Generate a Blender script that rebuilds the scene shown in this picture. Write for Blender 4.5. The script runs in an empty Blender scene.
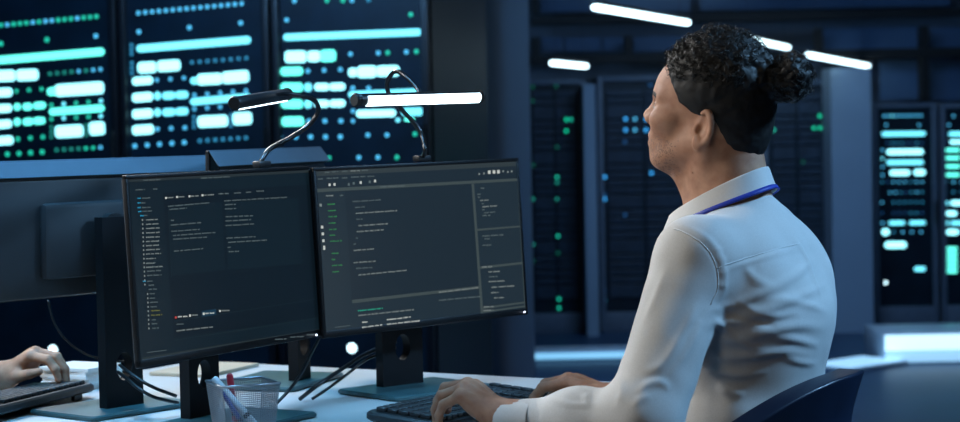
import bpy, bmesh, math, random
import numpy as np
from mathutils import Vector, Matrix, Euler

random.seed(7)
rng = np.random.default_rng(7)
SC = bpy.context.scene
COL = SC.collection
PI = math.pi
R = math.radians

# ------------------------------------------------------------------ camera
F, YH, ROLL, ZC = 2000.0, 130.0, 0.02, 1.2326
_p = math.atan((211 - YH) / F)
FW = np.array([0, math.cos(_p), -math.sin(_p)])
_rt = np.array([1.0, 0, 0])
_up = np.cross(_rt, FW)
RT = math.cos(ROLL) * _rt - math.sin(ROLL) * _up
UP = math.sin(ROLL) * _rt + math.cos(ROLL) * _up
CAM = np.array([0, 0, ZC])


def ray(px, py):
    return FW + (px - 480) / F * RT - (py - 211) / F * UP


def P(px, py, d):
    return CAM + d * ray(px, py)


def PZ(px, py, z):
    r = ray(px, py)
    return CAM + (z - ZC) / r[2] * r


def PPL(px, py, c, n):
    r = ray(px, py)
    return CAM + np.dot(np.asarray(c) - CAM, n) / np.dot(r, n) * r


cam_d = bpy.data.cameras.new('camera')
cam = bpy.data.objects.new('camera', cam_d)
COL.objects.link(cam)
cam_d.lens = F / 960 * 36
cam_d.sensor_width = 36
cam_d.clip_end = 100
cam_d.dof.use_dof = True
cam_d.dof.focus_distance = 3.45
cam_d.dof.aperture_fstop = 5.0
cam.matrix_world = Matrix(((RT[0], UP[0], -FW[0], CAM[0]), (RT[1], UP[1], -FW[1], CAM[1]),
                           (RT[2], UP[2], -FW[2], CAM[2]), (0, 0, 0, 1)))
SC.camera = cam
SC.view_settings.view_transform = 'Standard'
SC.view_settings.look = 'None'
SC.view_settings.gamma = 1
SC.view_settings.exposure = 0.0
SC.view_settings.use_curve_mapping = False


# ------------------------------------------------------------------ materials
def lin(c):
    return tuple(((v / 255) / 12.92 if v / 255 <= 0.04045 else ((v / 255 + 0.055) / 1.055) ** 2.4) for v in c)


MATS = {}


def mat(name, col=(0.5, 0.5, 0.5), rough=0.5, metal=0.0, emit=None, es=1.0, noise=0.0, nscale=20.0, bump=0.0,
        bscale=200.0, spec=0.5, sss=0.0, coat=0.0, sheen=0.0):
    m = bpy.data.materials.new(name)
    m.use_nodes = True
    nt = m.node_tree
    b = nt.nodes['Principled BSDF']
    b.inputs['Base Color'].default_value = (*col, 1)
    b.inputs['Roughness'].default_value = rough
    b.inputs['Metallic'].default_value = metal
    b.inputs['Specular IOR Level'].default_value = spec
    b.inputs['Coat Weight'].default_value = coat
    b.inputs['Sheen Weight'].default_value = sheen
    if sss:
        b.inputs['Subsurface Weight'].default_value = sss
        b.inputs['Subsurface Radius'].default_value = (0.012, 0.005, 0.003)
        b.inputs['Subsurface Scale'].default_value = 0.6
    if emit is not None:
        b.inputs['Emission Color'].default_value = (*emit, 1)
        b.inputs['Emission Strength'].default_value = es
    if noise or bump:
        tc = nt.nodes.new('ShaderNodeTexCoord')
    if noise:
        n = nt.nodes.new('ShaderNodeTexNoise')
        n.inputs['Scale'].default_value = nscale
        n.inputs['Detail'].default_value = 5
        nt.links.new(tc.outputs['Object'], n.inputs['Vector'])
        r = nt.nodes.new('ShaderNodeValToRGB')
        r.color_ramp.elements[0].position = 0.3
        r.color_ramp.elements[1].position = 0.7
        r.color_ramp.elements[0].color = (*[max(0, c * (1 - noise)) for c in col], 1)
        r.color_ramp.elements[1].color = (*[min(1, c * (1 + noise)) for c in col], 1)
        nt.links.new(n.outputs['Fac'], r.inputs['Fac'])
        nt.links.new(r.outputs['Color'], b.inputs['Base Color'])
    if bump:
        n2 = nt.nodes.new('ShaderNodeTexNoise')
        n2.inputs['Scale'].default_value = bscale
        n2.inputs['Detail'].default_value = 3
        nt.links.new(tc.outputs['Object'], n2.inputs['Vector'])
        bp = nt.nodes.new('ShaderNodeBump')
        bp.inputs['Strength'].default_value = bump
        bp.inputs['Distance'].default_value = 0.002
        nt.links.new(n2.outputs['Fac'], bp.inputs['Height'])
        nt.links.new(bp.outputs['Normal'], b.inputs['Normal'])
    MATS[name] = m
    return m


mat('black_plastic', (0.012, 0.013, 0.015), 0.45, noise=0.15)
mat('bezel_black', (0.006, 0.006, 0.007), 0.45, spec=0.25, noise=0.1)
mat('shell_lit_top', (0.10, 0.14, 0.18), 0.4, noise=0.05)  # lighter, bluish shell colour: light on the top slope put into the colour
mat('shell_grey', (0.020, 0.023, 0.027), 0.5, noise=0.1, bump=0.15, bscale=600)
mat('stand_grey', (0.0065, 0.0072, 0.009), 0.55, spec=0.2, noise=0.12)
mat('base_grey', (0.04, 0.10, 0.11), 0.35, noise=0.1)
mat('slot_black', (0.003, 0.003, 0.003), 0.8, noise=0.1)
mat('desk_white', (0.52, 0.52, 0.51), 0.45, noise=0.04, nscale=6)
mat('desk_leg', (0.12, 0.13, 0.14), 0.4, metal=0.6, noise=0.1)
mat('key_black', (0.032, 0.036, 0.040), 0.4, noise=0.2)
mat('kb_case', (0.028, 0.034, 0.038), 0.38, noise=0.15)
mat('cable_black', (0.008, 0.008, 0.009), 0.4, noise=0.1)
mat('chrome_dark', (0.06, 0.062, 0.066), 0.3, metal=0.9, noise=0.1)
mat('wire_steel', (0.30, 0.33, 0.36), 0.35, metal=0.8, noise=0.1)
mat('paper_white', (0.7, 0.7, 0.68), 0.7, noise=0.03)
mat('paper_tan', (0.52, 0.42, 0.30), 0.7, noise=0.05)
mat('pen_white', (0.62, 0.64, 0.66), 0.35, noise=0.03)
mat('pen_blue', (0.05, 0.06, 0.22), 0.35, noise=0.05)
mat('marker_red', (0.42, 0.025, 0.05), 0.35, noise=0.06)
mat('chair_shell', (0.009, 0.018, 0.042), 0.36, noise=0.15)
mat('chair_fabric', (0.012, 0.013, 0.016), 0.85, noise=0.3, nscale=300, bump=0.4, bscale=900)
mat('hair_black', (0.005, 0.0045, 0.0045), 0.6, noise=0.3, nscale=90, spec=0.5)
mat('hair_strand', (0.0065, 0.006, 0.0055), 0.5, noise=0.3, nscale=90, spec=0.4)
mat('eye_white', (0.6, 0.58, 0.55), 0.15, noise=0.03)
mat('eye_dark', (0.02, 0.012, 0.008), 0.1, noise=0.1)
mat('trouser', (0.02, 0.022, 0.03), 0.85, noise=0.2, nscale=200, bump=0.3, bscale=800)
mat('shoe', (0.012, 0.010, 0.009), 0.35, noise=0.2)
mat('lanyard_blue', (0.010, 0.035, 0.34), 0.55, noise=0.1, nscale=200)
mat('nail', (0.50, 0.30, 0.24), 0.3, noise=0.05)
mat('floor_dark', (0.022, 0.06, 0.13), 0.45, noise=0.15, nscale=2)
mat('wall_blue', (0.17, 0.21, 0.27), 0.7, noise=0.05, nscale=3)
mat('wall_dark', (0.03, 0.035, 0.045), 0.8, noise=0.1, nscale=3)
mat('ceil_dark', (0.05, 0.06, 0.075), 0.85, noise=0.1, nscale=4)
mat('pillar_blue', (0.26, 0.36, 0.48), 0.6, noise=0.05, nscale=3)
mat('beam_black', (0.008, 0.009, 0.011), 0.6, noise=0.2)
mat('pane_blue', (0.10, 0.18, 0.32), 0.15, noise=0.15, nscale=3)
mat('rack_black', (0.008, 0.009, 0.012), 0.4, noise=0.2)
mat('rack_grey', (0.12, 0.16, 0.22), 0.5, noise=0.1)
mat('rack_panel', (0.004, 0.016, 0.030), 0.4, noise=0.3, nscale=8)
mat('rack_unit', (0.025, 0.045, 0.075), 0.45, noise=0.25, nscale=15)
mat('lamp_body', (0.03, 0.032, 0.036), 0.4, metal=0.5, noise=0.1)
mat('lamp_white', (0.8, 0.8, 0.8), 0.5, emit=(0.72, 0.92, 1.0), es=6.0)
mat('pendant_white', (0.8, 0.8, 0.8), 0.5, emit=(0.62, 0.88, 1.0), es=5.0)
mat('strip_white', (0.8, 0.8, 0.8), 0.5, emit=(0.50, 0.80, 1.0), es=1.5)
mat('strip_soft', (0.6, 0.7, 0.8), 0.4, emit=(0.34, 0.66, 0.95), es=.9)
mat('strip_pale', (0.6, 0.7, 0.8), 0.4, emit=(0.22, 0.58, 0.9), es=1.0)
mat('panel_light', (0.8, 0.8, 0.8), 0.5, emit=(0.8, 0.92, 1.0), es=1.5)
mat('plinth_white', (0.45, 0.55, 0.65), 0.35, noise=0.05)
mat('led_white', (0.8, 0.8, 0.9), 0.4, emit=(0.75, 0.8, 1.0), es=5.0)
LEDC = {'c': ((0.16, 0.80, 1.0), 2.0), 'w': ((0.30, 0.88, 1.0), 2.6), 't': ((0.12, 0.95, 0.80), 2.2),
        'g': ((0.01, 0.66, 0.44), 1.25), 'b': ((0.08, 0.55, 0.95), 1.4), 'd': ((0.03, 0.36, 0.66), 0.9),
        'D': ((0.01, 0.42, 0.32), 0.8), 'e': ((0.0, 0.80, 0.42), 1.4), 'f': ((0.0, 0.32, 0.2), 0.35),
        'B': ((0.04, 0.42, 1.0), 1.8), 'x': ((0.02, 0.18, 0.55), 0.45), 'W': ((0.6, 0.9, 1.0), 4.0)}
for k, (c, s) in LEDC.items():
    mat('led_' + {'c': 'cyan', 'w': 'cyan_bright', 't': 'teal', 'g': 'green', 'b': 'blue', 'd': 'dim_blue', 'D': 'dim_green',
                  'e': 'emerald', 'f': 'faint_green', 'B': 'azure', 'x': 'faint_blue', 'W': 'glare_white'}[k], (0.1, 0.1, 0.1), 0.4,
        emit=c, es=s)
LEDN = {'c': 'cyan', 'w': 'cyan_bright', 't': 'teal', 'g': 'green', 'b': 'blue', 'd': 'dim_blue', 'D': 'dim_green',
        'e': 'emerald', 'f': 'faint_green', 'B': 'azure', 'x': 'faint_blue', 'W': 'glare_white'}


def screen_mat(name, rgb, s=1.0):
    c = lin(rgb)
    m = mat(name, (0.01, 0.011, 0.012), 0.3, emit=c, es=s, spec=0.3)
    return m


screen_mat('ui_teal', (11, 25, 33))
screen_mat('ui_teal_dark', (8, 19, 27))
screen_mat('ui_teal_line', (24, 38, 44))
screen_mat('ui_bar', (36, 44, 46))
screen_mat('ui_slate', (29, 41, 49))
screen_mat('ui_slate_dark', (25, 36, 44))
screen_mat('ui_slate_bar', (60, 70, 70))
screen_mat('ui_slate_top', (46, 54, 56))
screen_mat('ui_blue_tab', (16, 50, 70))
screen_mat('tx_dim', (84, 96, 98))
screen_mat('tx_mid', (122, 130, 128))
screen_mat('tx_bright', (190, 194, 188))
screen_mat('tx_green', (50, 125, 70))
screen_mat('tx_teal', (40, 160, 130))
screen_mat('tx_yellow', (105, 105, 48))
screen_mat('tx_red', (190, 70, 60))
screen_mat('tx_cyan', (40, 150, 190))


def skin_mat():
    m = mat('skin', (0.40, 0.215, 0.135), 0.6, sss=0.12, spec=0.4)
    nt = m.node_tree
    b = nt.nodes['Principled BSDF']
    tc = nt.nodes.new('ShaderNodeTexCoord')
    n = nt.nodes.new('ShaderNodeTexNoise')
    n.inputs['Scale'].default_value = 45
    n.inputs['Detail'].default_value = 6
    nt.links.new(tc.outputs['Object'], n.inputs['Vector'])
    r = nt.nodes.new('ShaderNodeValToRGB')
    r.color_ramp.elements[0].color = (0.38, 0.18, 0.11, 1)
    r.color_ramp.elements[1].color = (0.53, 0.29, 0.185, 1)
    r.color_ramp.elements[0].position = 0.3
    r.color_ramp.elements[1].position = 0.7
    nt.links.new(n.outputs['Fac'], r.inputs['Fac'])
    nt.links.new(r.outputs['Color'], b.inputs['Base Color'])
    n2 = nt.nodes.new('ShaderNodeTexNoise')
    n2.inputs['Scale'].default_value = 500
    nt.links.new(tc.outputs['Object'], n2.inputs['Vector'])
    bp = nt.nodes.new('ShaderNodeBump')
    bp.inputs['Strength'].default_value = 0.25
    bp.inputs['Distance'].default_value = 0.001
    nt.links.new(n2.outputs['Fac'], bp.inputs['Height'])
    nt.links.new(bp.outputs['Normal'], b.inputs['Normal'])
    return m


skin_mat()
mat('lip', (0.30, 0.12, 0.09), 0.45, noise=0.1, nscale=80)
mat('brow', (0.03, 0.018, 0.014), 0.6, noise=0.3, nscale=300)
mat('stubble', (0.30, 0.165, 0.11), 0.6, noise=0.12, nscale=400, bump=0.3, bscale=900)


def shirt_mat():
    m = mat('shirt_white', (0.58, 0.57, 0.55), 0.75, sheen=0.15)
    nt = m.node_tree
    b = nt.nodes['Principled BSDF']
    tc = nt.nodes.new('ShaderNodeTexCoord')
    n1_ = nt.nodes.new('ShaderNodeTexNoise')
    n1_.inputs['Scale'].default_value = 400
    nt.links.new(tc.outputs['Object'], n1_.inputs['Vector'])
    r = nt.nodes.new('ShaderNodeValToRGB')
    r.color_ramp.elements[0].color = (0.50, 0.495, 0.48, 1)
    r.color_ramp.elements[1].color = (0.64, 0.632, 0.615, 1)
    nt.links.new(n1_.outputs['Fac'], r.inputs['Fac'])
    nt.links.new(r.outputs['Color'], b.inputs['Base Color'])
    n2 = nt.nodes.new('ShaderNodeTexNoise')
    n2.inputs['Scale'].default_value = 1000
    nt.links.new(tc.outputs['Object'], n2.inputs['Vector'])
    bp = nt.nodes.new('ShaderNodeBump')
    bp.inputs['Strength'].default_value = 0.2
    bp.inputs['Distance'].default_value = 0.001
    nt.links.new(n2.outputs['Fac'], bp.inputs['Height'])
    nt.links.new(bp.outputs['Normal'], b.inputs['Normal'])


shirt_mat()
mat('collar_white', (0.62, 0.615, 0.60), 0.75, noise=0.03, nscale=300, sheen=0.1)


# ------------------------------------------------------------------ mesh helpers
def tag(o, label=None, cat=None, group=None, kind=None):
    if label: o['label'] = label
    if cat: o['category'] = cat
    if group: o['group'] = group
    if kind: o['kind'] = kind
    return o


def empty(name, loc, rz=0.0):
    o = bpy.data.objects.new(name, None)
    COL.objects.link(o)
    o.location = loc
    o.rotation_euler = (0, 0, rz)
    o.empty_display_size = 0.1
    return o


def link(name, me, mats, parent=None):
    o = bpy.data.objects.new(name, me)
    COL.objects.link(o)
    if isinstance(mats, str): mats = [mats]
    if not len(me.materials):
        for m in mats: me.materials.append(MATS[m])
    if parent: o.parent = parent
    return o


def obj(name, bm, mats, parent=None, smooth=False, sharp=None):
    me = bpy.data.meshes.new(name)
    bmesh.ops.recalc_face_normals(bm, faces=bm.faces)
    bm.to_mesh(me)
    bm.free()
    if smooth:
        me.polygons.foreach_set('use_smooth', [True] * len(me.polygons))
        if sharp:
            me.set_sharp_from_angle(angle=R(sharp))
    return link(name, me, mats, parent)


def BM():
    return bmesh.new()


def box(bm, c, s, rz=0.0, bev=0.0, M=None, mi=0, seg=2):
    r = bmesh.ops.create_cube(bm, size=1.0)
    vs = r['verts']
    for v in vs:
        v.co = Vector((v.co.x * s[0], v.co.y * s[1], v.co.z * s[2]))
    if bev > 0:
        es = {e for v in vs for e in v.link_edges}
        q = bmesh.ops.bevel(bm, geom=list(es), offset=min(bev, min(s) * 0.49), segments=seg, profile=0.5, affect='EDGES')
        vs = list({v for f in q['faces'] for v in f.verts} | {v for v in vs if v.is_valid})
    T = (M if M is not None else Matrix.Identity(4)) @ Matrix.Translation(c) @ Matrix.Rotation(rz, 4, 'Z')
    fs = set()
    for v in vs:
        v.co = T @ v.co
        fs.update(v.link_faces)
    for f in fs: f.material_index = mi
    return vs


def tube(bm, pts, r, n=8, caps=True, mi=0, closed=False):
    pts = [Vector(p) for p in pts]
    rs = r if isinstance(r, (list, tuple)) else [r] * len(pts)
    rings = []
    prev = None
    N = len(pts)
    for i, p in enumerate(pts):
        if closed:
            t = (pts[(i + 1) % N] - pts[i - 1]).normalized()
        else:
            t = (pts[min(i + 1, N - 1)] - pts[max(i - 1, 0)]).normalized()
        if prev is None:
            a = Vector((0, 0, 1)) if abs(t.z) < 0.9 else Vector((1, 0, 0))
            x = t.cross(a).normalized()
        else:
            x = (prev - t * prev.dot(t)).normalized()
        prev = x
        y = t.cross(x)
        rings.append([bm.verts.new(p + (x * math.cos(2 * PI * k / n) + y * math.sin(2 * PI * k / n)) * rs[i]) for k in range(n)])
    for i in range(N if closed else N - 1):
        A, B = rings[i], rings[(i + 1) % N]
        for k in range(n):
            f = bm.faces.new((A[k], A[(k + 1) % n], B[(k + 1) % n], B[k]))
            f.material_index = mi
    if caps and not closed:
        for q in (rings[0][::-1], rings[-1]):
            f = bm.faces.new(q)
            f.material_index = mi


def spline(pts, n=8):
    pts = [np.asarray(p, float) for p in pts]
    q = [2 * pts[0] - pts[1]] + pts + [2 * pts[-1] - pts[-2]]
    out = []
    for i in range(1, len(q) - 2):
        for k in range(n):
            t = k / n
            a, b, c, d = q[i - 1], q[i], q[i + 1], q[i + 2]
            out.append(0.5 * (2 * b + (c - a) * t + (2 * a - 5 * b + 4 * c - d) * t * t + (3 * b - a - 3 * c + d) * t ** 3))
    out.append(pts[-1])
    return out


def lathe(bm, prof, n=24, M=None, mi=0):
    M = M or Matrix.Identity(4)
    rings = []
    for r, z in prof:
        rings.append([bm.verts.new(M @ Vector((r * math.cos(2 * PI * k / n), r * math.sin(2 * PI * k / n), z))) for k in range(n)])
    for A, B in zip(rings, rings[1:]):
        for k in range(n):
            f = bm.faces.new((A[k], A[(k + 1) % n], B[(k + 1) % n], B[k]))
            f.material_index = mi
    for q in (rings[0][::-1], rings[-1]):
        f = bm.faces.new(q)
        f.material_index = mi


def plate_hole(bm, w, h, t, cx, cz, rx, rz, M=None, taper=1.0, n=48):
    """upright plate (x width, z height from 0, y thickness) with one oval hole"""
    M = M or Matrix.Identity(4)
    out = []
    for k in range(n):
        a = 2 * PI * k / n
        dx, dz = math.cos(a), math.sin(a)
        # hit the rectangle from the hole centre
        tx = ((w / 2 - cx) / dx if dx > 0 else (-w / 2 - cx) / dx) if abs(dx) > 1e-9 else 1e9
        tz = ((h - cz) / dz if dz > 0 else (-cz) / dz) if abs(dz) > 1e-9 else 1e9
        q = min(tx, tz)
        out.append((cx + dx * q, cz + dz * q, cx + dx * rx, cz + dz * rz))
    # snap corners
    for X, Z in ((w / 2, h), (-w / 2, h), (-w / 2, 0), (w / 2, 0)):
        i = min(range(n), key=lambda i: (out[i][0] - X) ** 2 + (out[i][1] - Z) ** 2)
        out[i] = (X, Z, out[i][2], out[i][3])

    def tv(x, y, z):
        s = 1 + (taper - 1) * (z / h)
        return bm.verts.new(M @ Vector((x * s, y, z)))
    L = [[tv(o[0], -t / 2, o[1]), tv(o[2], -t / 2, o[3]), tv(o[0], t / 2, o[1]), tv(o[2], t / 2, o[3])] for o in out]
    for i in range(n):
        a, b = L[i], L[(i + 1) % n]
        bm.faces.new((a[0], b[0], b[1], a[1]))
        bm.faces.new((a[2], a[3], b[3], b[2]))
        bm.faces.new((a[1], b[1], b[3], a[3]))
        bm.faces.new((a[0], a[2], b[2], b[0]))


def quad(bm, pts, mi=0):
    f = bm.faces.new([bm.verts.new(p) for p in pts])
    f.material_index = mi
    return f


def boxobj(name, c, s, m, parent=None, rz=0.0, bev=0.0):
    bm = BM()
    box(bm, c, s, rz, bev)
    return obj(name, bm, m, parent, smooth=bev > 0, sharp=40)


def rounded_prism(bm, w, d, z0, z1, r, bev=0.002, M=None, n=5, mi=0):
    M = M or Matrix.Identity(4)
    ring = []
    for sx, sy, a0 in ((1, 1, 0), (-1, 1, 90), (-1, -1, 180), (1, -1, 270)):
        for k in range(n + 1):
            a = R(a0 + 90 * k / n)
            ring.append((sx * (w / 2 - r) + r * math.cos(a), sy * (d / 2 - r) + r * math.sin(a)))
    def off(e):
        return [(x * (1 - 2 * e / w), y * (1 - 2 * e / d)) for x, y in ring]
    lv = [(off(bev), z0), (ring, z0 + bev), (ring, z1 - bev), (off(bev), z1)]
    V = [[bm.verts.new(M @ Vector((x, y, z))) for x, y in q] for q, z in lv]
    k = len(ring)
    for A, B in zip(V, V[1:]):
        for i in range(k):
            bm.faces.new((A[i], A[(i + 1) % k], B[(i + 1) % k], B[i])).material_index = mi
    bm.faces.new(V[0][::-1]).material_index = mi
    bm.faces.new(V[-1]).material_index = mi


def copy_tree(o, parent=None):
    c = o.copy()
    COL.objects.link(c)
    if parent: c.parent = parent
    for ch in o.children:
        copy_tree(ch, c)
    return c


# ------------------------------------------------------------------ room
def struct(o):
    o['kind'] = 'structure'
    return o


struct(boxobj('floor', (0, 5.5, -0.05), (11.4, 17.4, 0.1), 'floor_dark'))
struct(boxobj('ceiling', (0, 5.5, 2.85), (11.4, 17.4, 0.1), 'ceil_dark'))
struct(boxobj('wall_back', (0, 13.6, 1.4), (11.4, 0.2, 3.0), 'wall_blue'))
struct(boxobj('wall_left', (-5.6, 5.5, 1.4), (0.2, 16.4, 3.0), 'wall_dark'))
struct(boxobj('wall_right', (5.6, 5.5, 1.4), (0.2, 16.4, 3.0), 'wall_blue'))
struct(boxobj('wall_front', (0, -2.6, 1.4), (11.4, 0.2, 3.0), 'wall_dark'))


def bg(name, x0, y0, x1, y1, D, th, m, z0=None, z1=None, bev=0.0, parent=None):
    """an upright box whose front face, at depth D, spans these picture points"""
    a = P(x0, (y0 + y1) / 2, D)
    b = P(x1, (y0 + y1) / 2, D)
    t = P((x0 + x1) / 2, y0, D)
    u = P((x0 + x1) / 2, y1, D)
    zt = t[2] if z1 is None else z1
    zb = u[2] if z0 is None else z0
    Y = (a[1] + b[1]) / 2
    c = ((a[0] + b[0]) / 2, Y + th / 2, (zt + zb) / 2)
    return boxobj(name, c, (b[0] - a[0], th, zt - zb), m, parent, bev=bev)


struct(bg('pillar', 432, 0, 531, 300, 9.0, 0.5, 'pillar_blue', z0=0, z1=2.8))
struct(bg('trim_1', 531, 12, 1000, 20, 12.75, 0.12, 'beam_black'))
struct(bg('trim_2', 531, 51, 1000, 60, 12.7, 0.12, 'beam_black'))
for i, (a, b, c, d) in enumerate(((531, -10, 539, 14), (532, 37, 540, 56), (625, 36, 632, 56), (816, 28, 823, 54), (921, 26, 929, 101), (752, 36, 758, 56))):
    struct(bg('trim_%d' % (i + 3), a, b, c, d, 12.72, 0.1, 'beam_black'))
for i, (a, b, c, d) in enumerate(((541, -12, 590, 12), (592, -12, 690, 12), (700, -12, 950, 8), (542, 37, 563, 51), (565, 37, 601, 51), (603, 37, 623, 51), (634, 36, 700, 51),
                                  (824, 27, 919, 50), (931, 27, 1000, 50), (880, 60, 920, 100), (931, 60, 1000, 100))):
    struct(bg('window_%d' % (i + 1), a, b, c, d, 13.0, 0.03, 'pane_blue'))
struct(bg('trim_9', 832, 68, 872, 300, 11.7, 0.3, 'pillar_blue', z0=0))
struct(bg('trim_10', 585, 84, 597, 300, 11.8, 0.4, 'pillar_blue', z0=0))


# ------------------------------------------------------------------ server racks
DOTMESH = {}


def led_dot(colk, r, parent, M, name='indicator_light', tiny=False):
    key = (colk, round(r, 4))
    if key not in DOTMESH:
        bm = BM()
        lathe(bm, [(r * 0.95, 0), (r, 0.002), (r * 0.7, 0.004), (r * 0.2, 0.005)], 12)
        me = bpy.data.meshes.new(name)
        bmesh.ops.recalc_face_normals(bm, faces=bm.faces)
        bm.to_mesh(me)
        bm.free()
        me.materials.append(MATS['led_' + LEDN[colk]])
        DOTMESH[key] = me
    o = bpy.data.objects.new(name, DOTMESH[key])
    COL.objects.link(o)
    o.parent = parent
    o.matrix_local = M
    return o


class Rack:
    """a rack whose local frame has its origin at the middle of its front foot, x to the right along the front, y into the cabinet"""

    def __init__(self, name, left, right, height, depth, label, group, style, ybot=0.0):
        left, right = np.array(left[:2]), np.array(right[:2])
        v = right - left
        self.w = float(np.linalg.norm(v))
        self.rz = math.atan2(v[1], v[0])
        m = (left + right) / 2
        self.h = height
        self.root = empty(name, (m[0], m[1], 0), self.rz)
        tag(self.root, label, 'server rack', group)
        self.o = np.array([m[0], m[1], 0])
        self.ux = np.array([math.cos(self.rz), math.sin(self.rz), 0])
        self.n = np.array([math.sin(self.rz), -math.cos(self.rz), 0])
        w, h, r = self.w, height, self.root
        fr = 'rack_black' if style == 'dark' else 'rack_grey'
        # cabinet: sides, top, bottom and back
        bm = BM()
        t = 0.02
        for sx in (-1, 1): box(bm, (sx * (w / 2 - t / 2), depth / 2 + 0.03, h / 2), (t, depth - 0.06, h))
        box(bm, (0, depth / 2 + 0.03, h - t / 2), (w - 2 * t, depth - 0.06, t))
        box(bm, (0, depth / 2 + 0.03, 0.04), (w - 2 * t, depth - 0.06, 0.08))
        box(bm, (0, depth - 0.01, h / 2), (w - 2 * t, 0.02, h - 0.02))
        obj('cabinet', bm, fr, r)
        b = min(0.03, w * 0.08)
        bm = BM()
        for sx in (-1, 1): box(bm, (sx * (w / 2 - b / 2), 0.012, h / 2), (b, 0.03, h), bev=0.003)
        box(bm, (0, 0.012, h - b / 2), (w - 2 * b, 0.03, b), bev=0.003)
        box(bm, (0, 0.012, 0.06), (w - 2 * b, 0.03, 0.12), bev=0.003)
        obj('door_frame', bm, fr, r, True, 40)
        obj('server_panel', (lambda q: (box(q, (0, 0.035, h / 2 + 0.04), (w - 2 * b, 0.02, h - 0.14)), q)[1])(BM()), 'rack_panel', r)
        bm = BM()
        tube(bm, [(w / 2 - b * 0.6, -0.02, h * 0.46), (w / 2 - b * 0.6, -0.02, h * 0.56)], 0.006)
        for zz in (h * 0.465, h * 0.555): tube(bm, [(w / 2 - b * 0.6, -0.02, zz), (w / 2 - b * 0.6, 0.0, zz)], 0.005)
        obj('door_handle', bm, 'chrome_dark', r)
        self.y0 = 0.025

    def loc(self, px, py, y=None):
        y = self.y0 if y is None else y
        p = PPL(px, py, self.o - self.n * y, self.n)
        q = p - self.o
        return np.array([q @ self.ux, y, q[2]])

    def dot(self, px, py, c, r=1.8):
        p = self.loc(px, py)
        if abs(p[0]) > self.w / 2 - 0.02: return
        d = np.linalg.norm(PPL(px, py, self.o, self.n) - CAM)
        M = Matrix.Translation(p) @ Matrix.Rotation(R(90), 4, 'X')
        led_dot(c, r * d / F, self.root, M)

    def dots(self, x0, y0, x1, y1, cs, r=1.8):
        n = len(cs)
        for i, c in enumerate(cs):
            t = i / max(n - 1, 1)
            if c != ' ': self.dot(x0 + (x1 - x0) * t, y0 + (y1 - y0) * t, c, r)

    def bar(self, x0, x1, y0, y1, th, c, name='indicator_light'):
        """rounded glowing bar between picture points (x0,y0) and (x1,y1), th picture pixels high"""
        k = np.linalg.norm(PPL((x0 + x1) / 2, y0, self.o, self.n) - CAM) / F
        th = max(th - 2.6, 2.5) * k
        A, B = self.loc(x0 + .8, y0), self.loc(x1 - .8, y1)
        lim = self.w / 2 - 0.03
        A[0] = max(A[0], -lim)
        B[0] = min(B[0], lim)
        if B[0] - A[0] < 0.004: return
        v = B - A
        L = float(np.hypot(v[0], v[2]))
        a = math.atan2(v[2], v[0])
        rr = min(th / 2, 3.2 * k)
        bm = BM()
        Mx = Matrix.Translation((A + B) / 2) @ Matrix.Rotation(-a, 4, 'Y') @ Matrix.Rotation(R(90), 4, 'X')
        rounded_prism(bm, max(L, 2 * rr * 1.01), th, 0, 0.005, min(rr, th / 2 * 0.99), 0.001, Mx, 4)
        obj(name, bm, 'led_' + LEDN[c], self.root)


# three racks on the left: front plane turned toward the desk
g = R(15)
q0 = P(434, 200, 7.8)[:2]
dirl = np.array([-math.cos(g), math.sin(g)])
e = [q0 + dirl * (0.66 * i) for i in range(4)]
rk3 = Rack('server_rack', e[1], e[0] + dirl * 0.012, 2.25, 0.9, 'tall black server rack glowing cyan, beside the blue-grey pillar and behind both light bars', 'glowing racks on the left', 'dark')
rk2 = Rack('server_rack', e[2], e[1] + dirl * 0.012, 2.25, 0.9, 'tall black server rack glowing pale cyan, second from the blue-grey pillar', 'glowing racks on the left', 'dark')
rk1 = Rack('server_rack', e[3], e[2] + dirl * 0.012, 2.25, 0.9, 'tall black server rack glowing green-teal, third from the blue-grey pillar', 'glowing racks on the left', 'dark')

k = rk1
k.dots(1, 25.2, 96.5, 16.5, 'gbgggbgbbgggbggg', 2.0)
for x, y, c in ((1, 43.7, 'g'), (47, 39.8, 'g'), (96, 36, 'b')): k.dot(x, y, c, 2.2)
k.bar(-30, 105, 62, 51.5, 9.5, 't')
k.bar(-30, 16, 77, 75.5, 13, 'w'); k.bar(16, 39, 75.5, 74.5, 13, 'w')
k.dots(50, 73.8, 100.6, 69.3, 'DDDDbDbb', 1.8)
k.bar(47, 58, 92, 91, 10, 't'); k.bar(55, 104.5, 90.7, 87.5, 14, 'w')
k.bar(-30, 13, 94, 92, 10.5, 'w'); k.dots(16.5, 91, 41.7, 89, 'ggg')
k.bar(-30, 12.5, 110, 108, 10, 'w'); k.bar(14, 21, 107, 106.7, 9, 't'); k.bar(22.5, 33, 107, 106.4, 9, 't'); k.bar(33, 46.5, 106, 105, 9, 't')
k.bar(-30, 12.5, 126, 123.6, 10, 'w'); k.bar(14, 21, 122, 121.7, 9.5, 't'); k.bar(22.5, 34, 122, 121.4, 9, 't'); k.bar(33, 46, 121, 120.4, 9, 't')
k.bar(-30, 14, 142, 140, 10.5, 'w'); k.dots(18, 139, 43, 137, 'ggg', 2.0)
k.dots(-4, 155, 42.3, 152, 'ggggg', 2.2)
k.dots(51.5, 105, 101, 101, 'gcggc'); k.bar(49, 105, 112, 108, 9, 't'); k.dots(51.5, 119, 101, 116, 'gcggc')
k.dots(51.5, 127, 51.5, 137, 'DDD', 1.6); k.bar(55, 84, 132, 130.5, 14, 'w'); k.dots(86.4, 125, 86.4, 135, 'DDD', 1.5); k.bar(89, 105.5, 129, 127.8, 15, 'w')
k.dots(56.7, 150, 100.6, 147.4, 'DDDDggb', 1.8)

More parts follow.
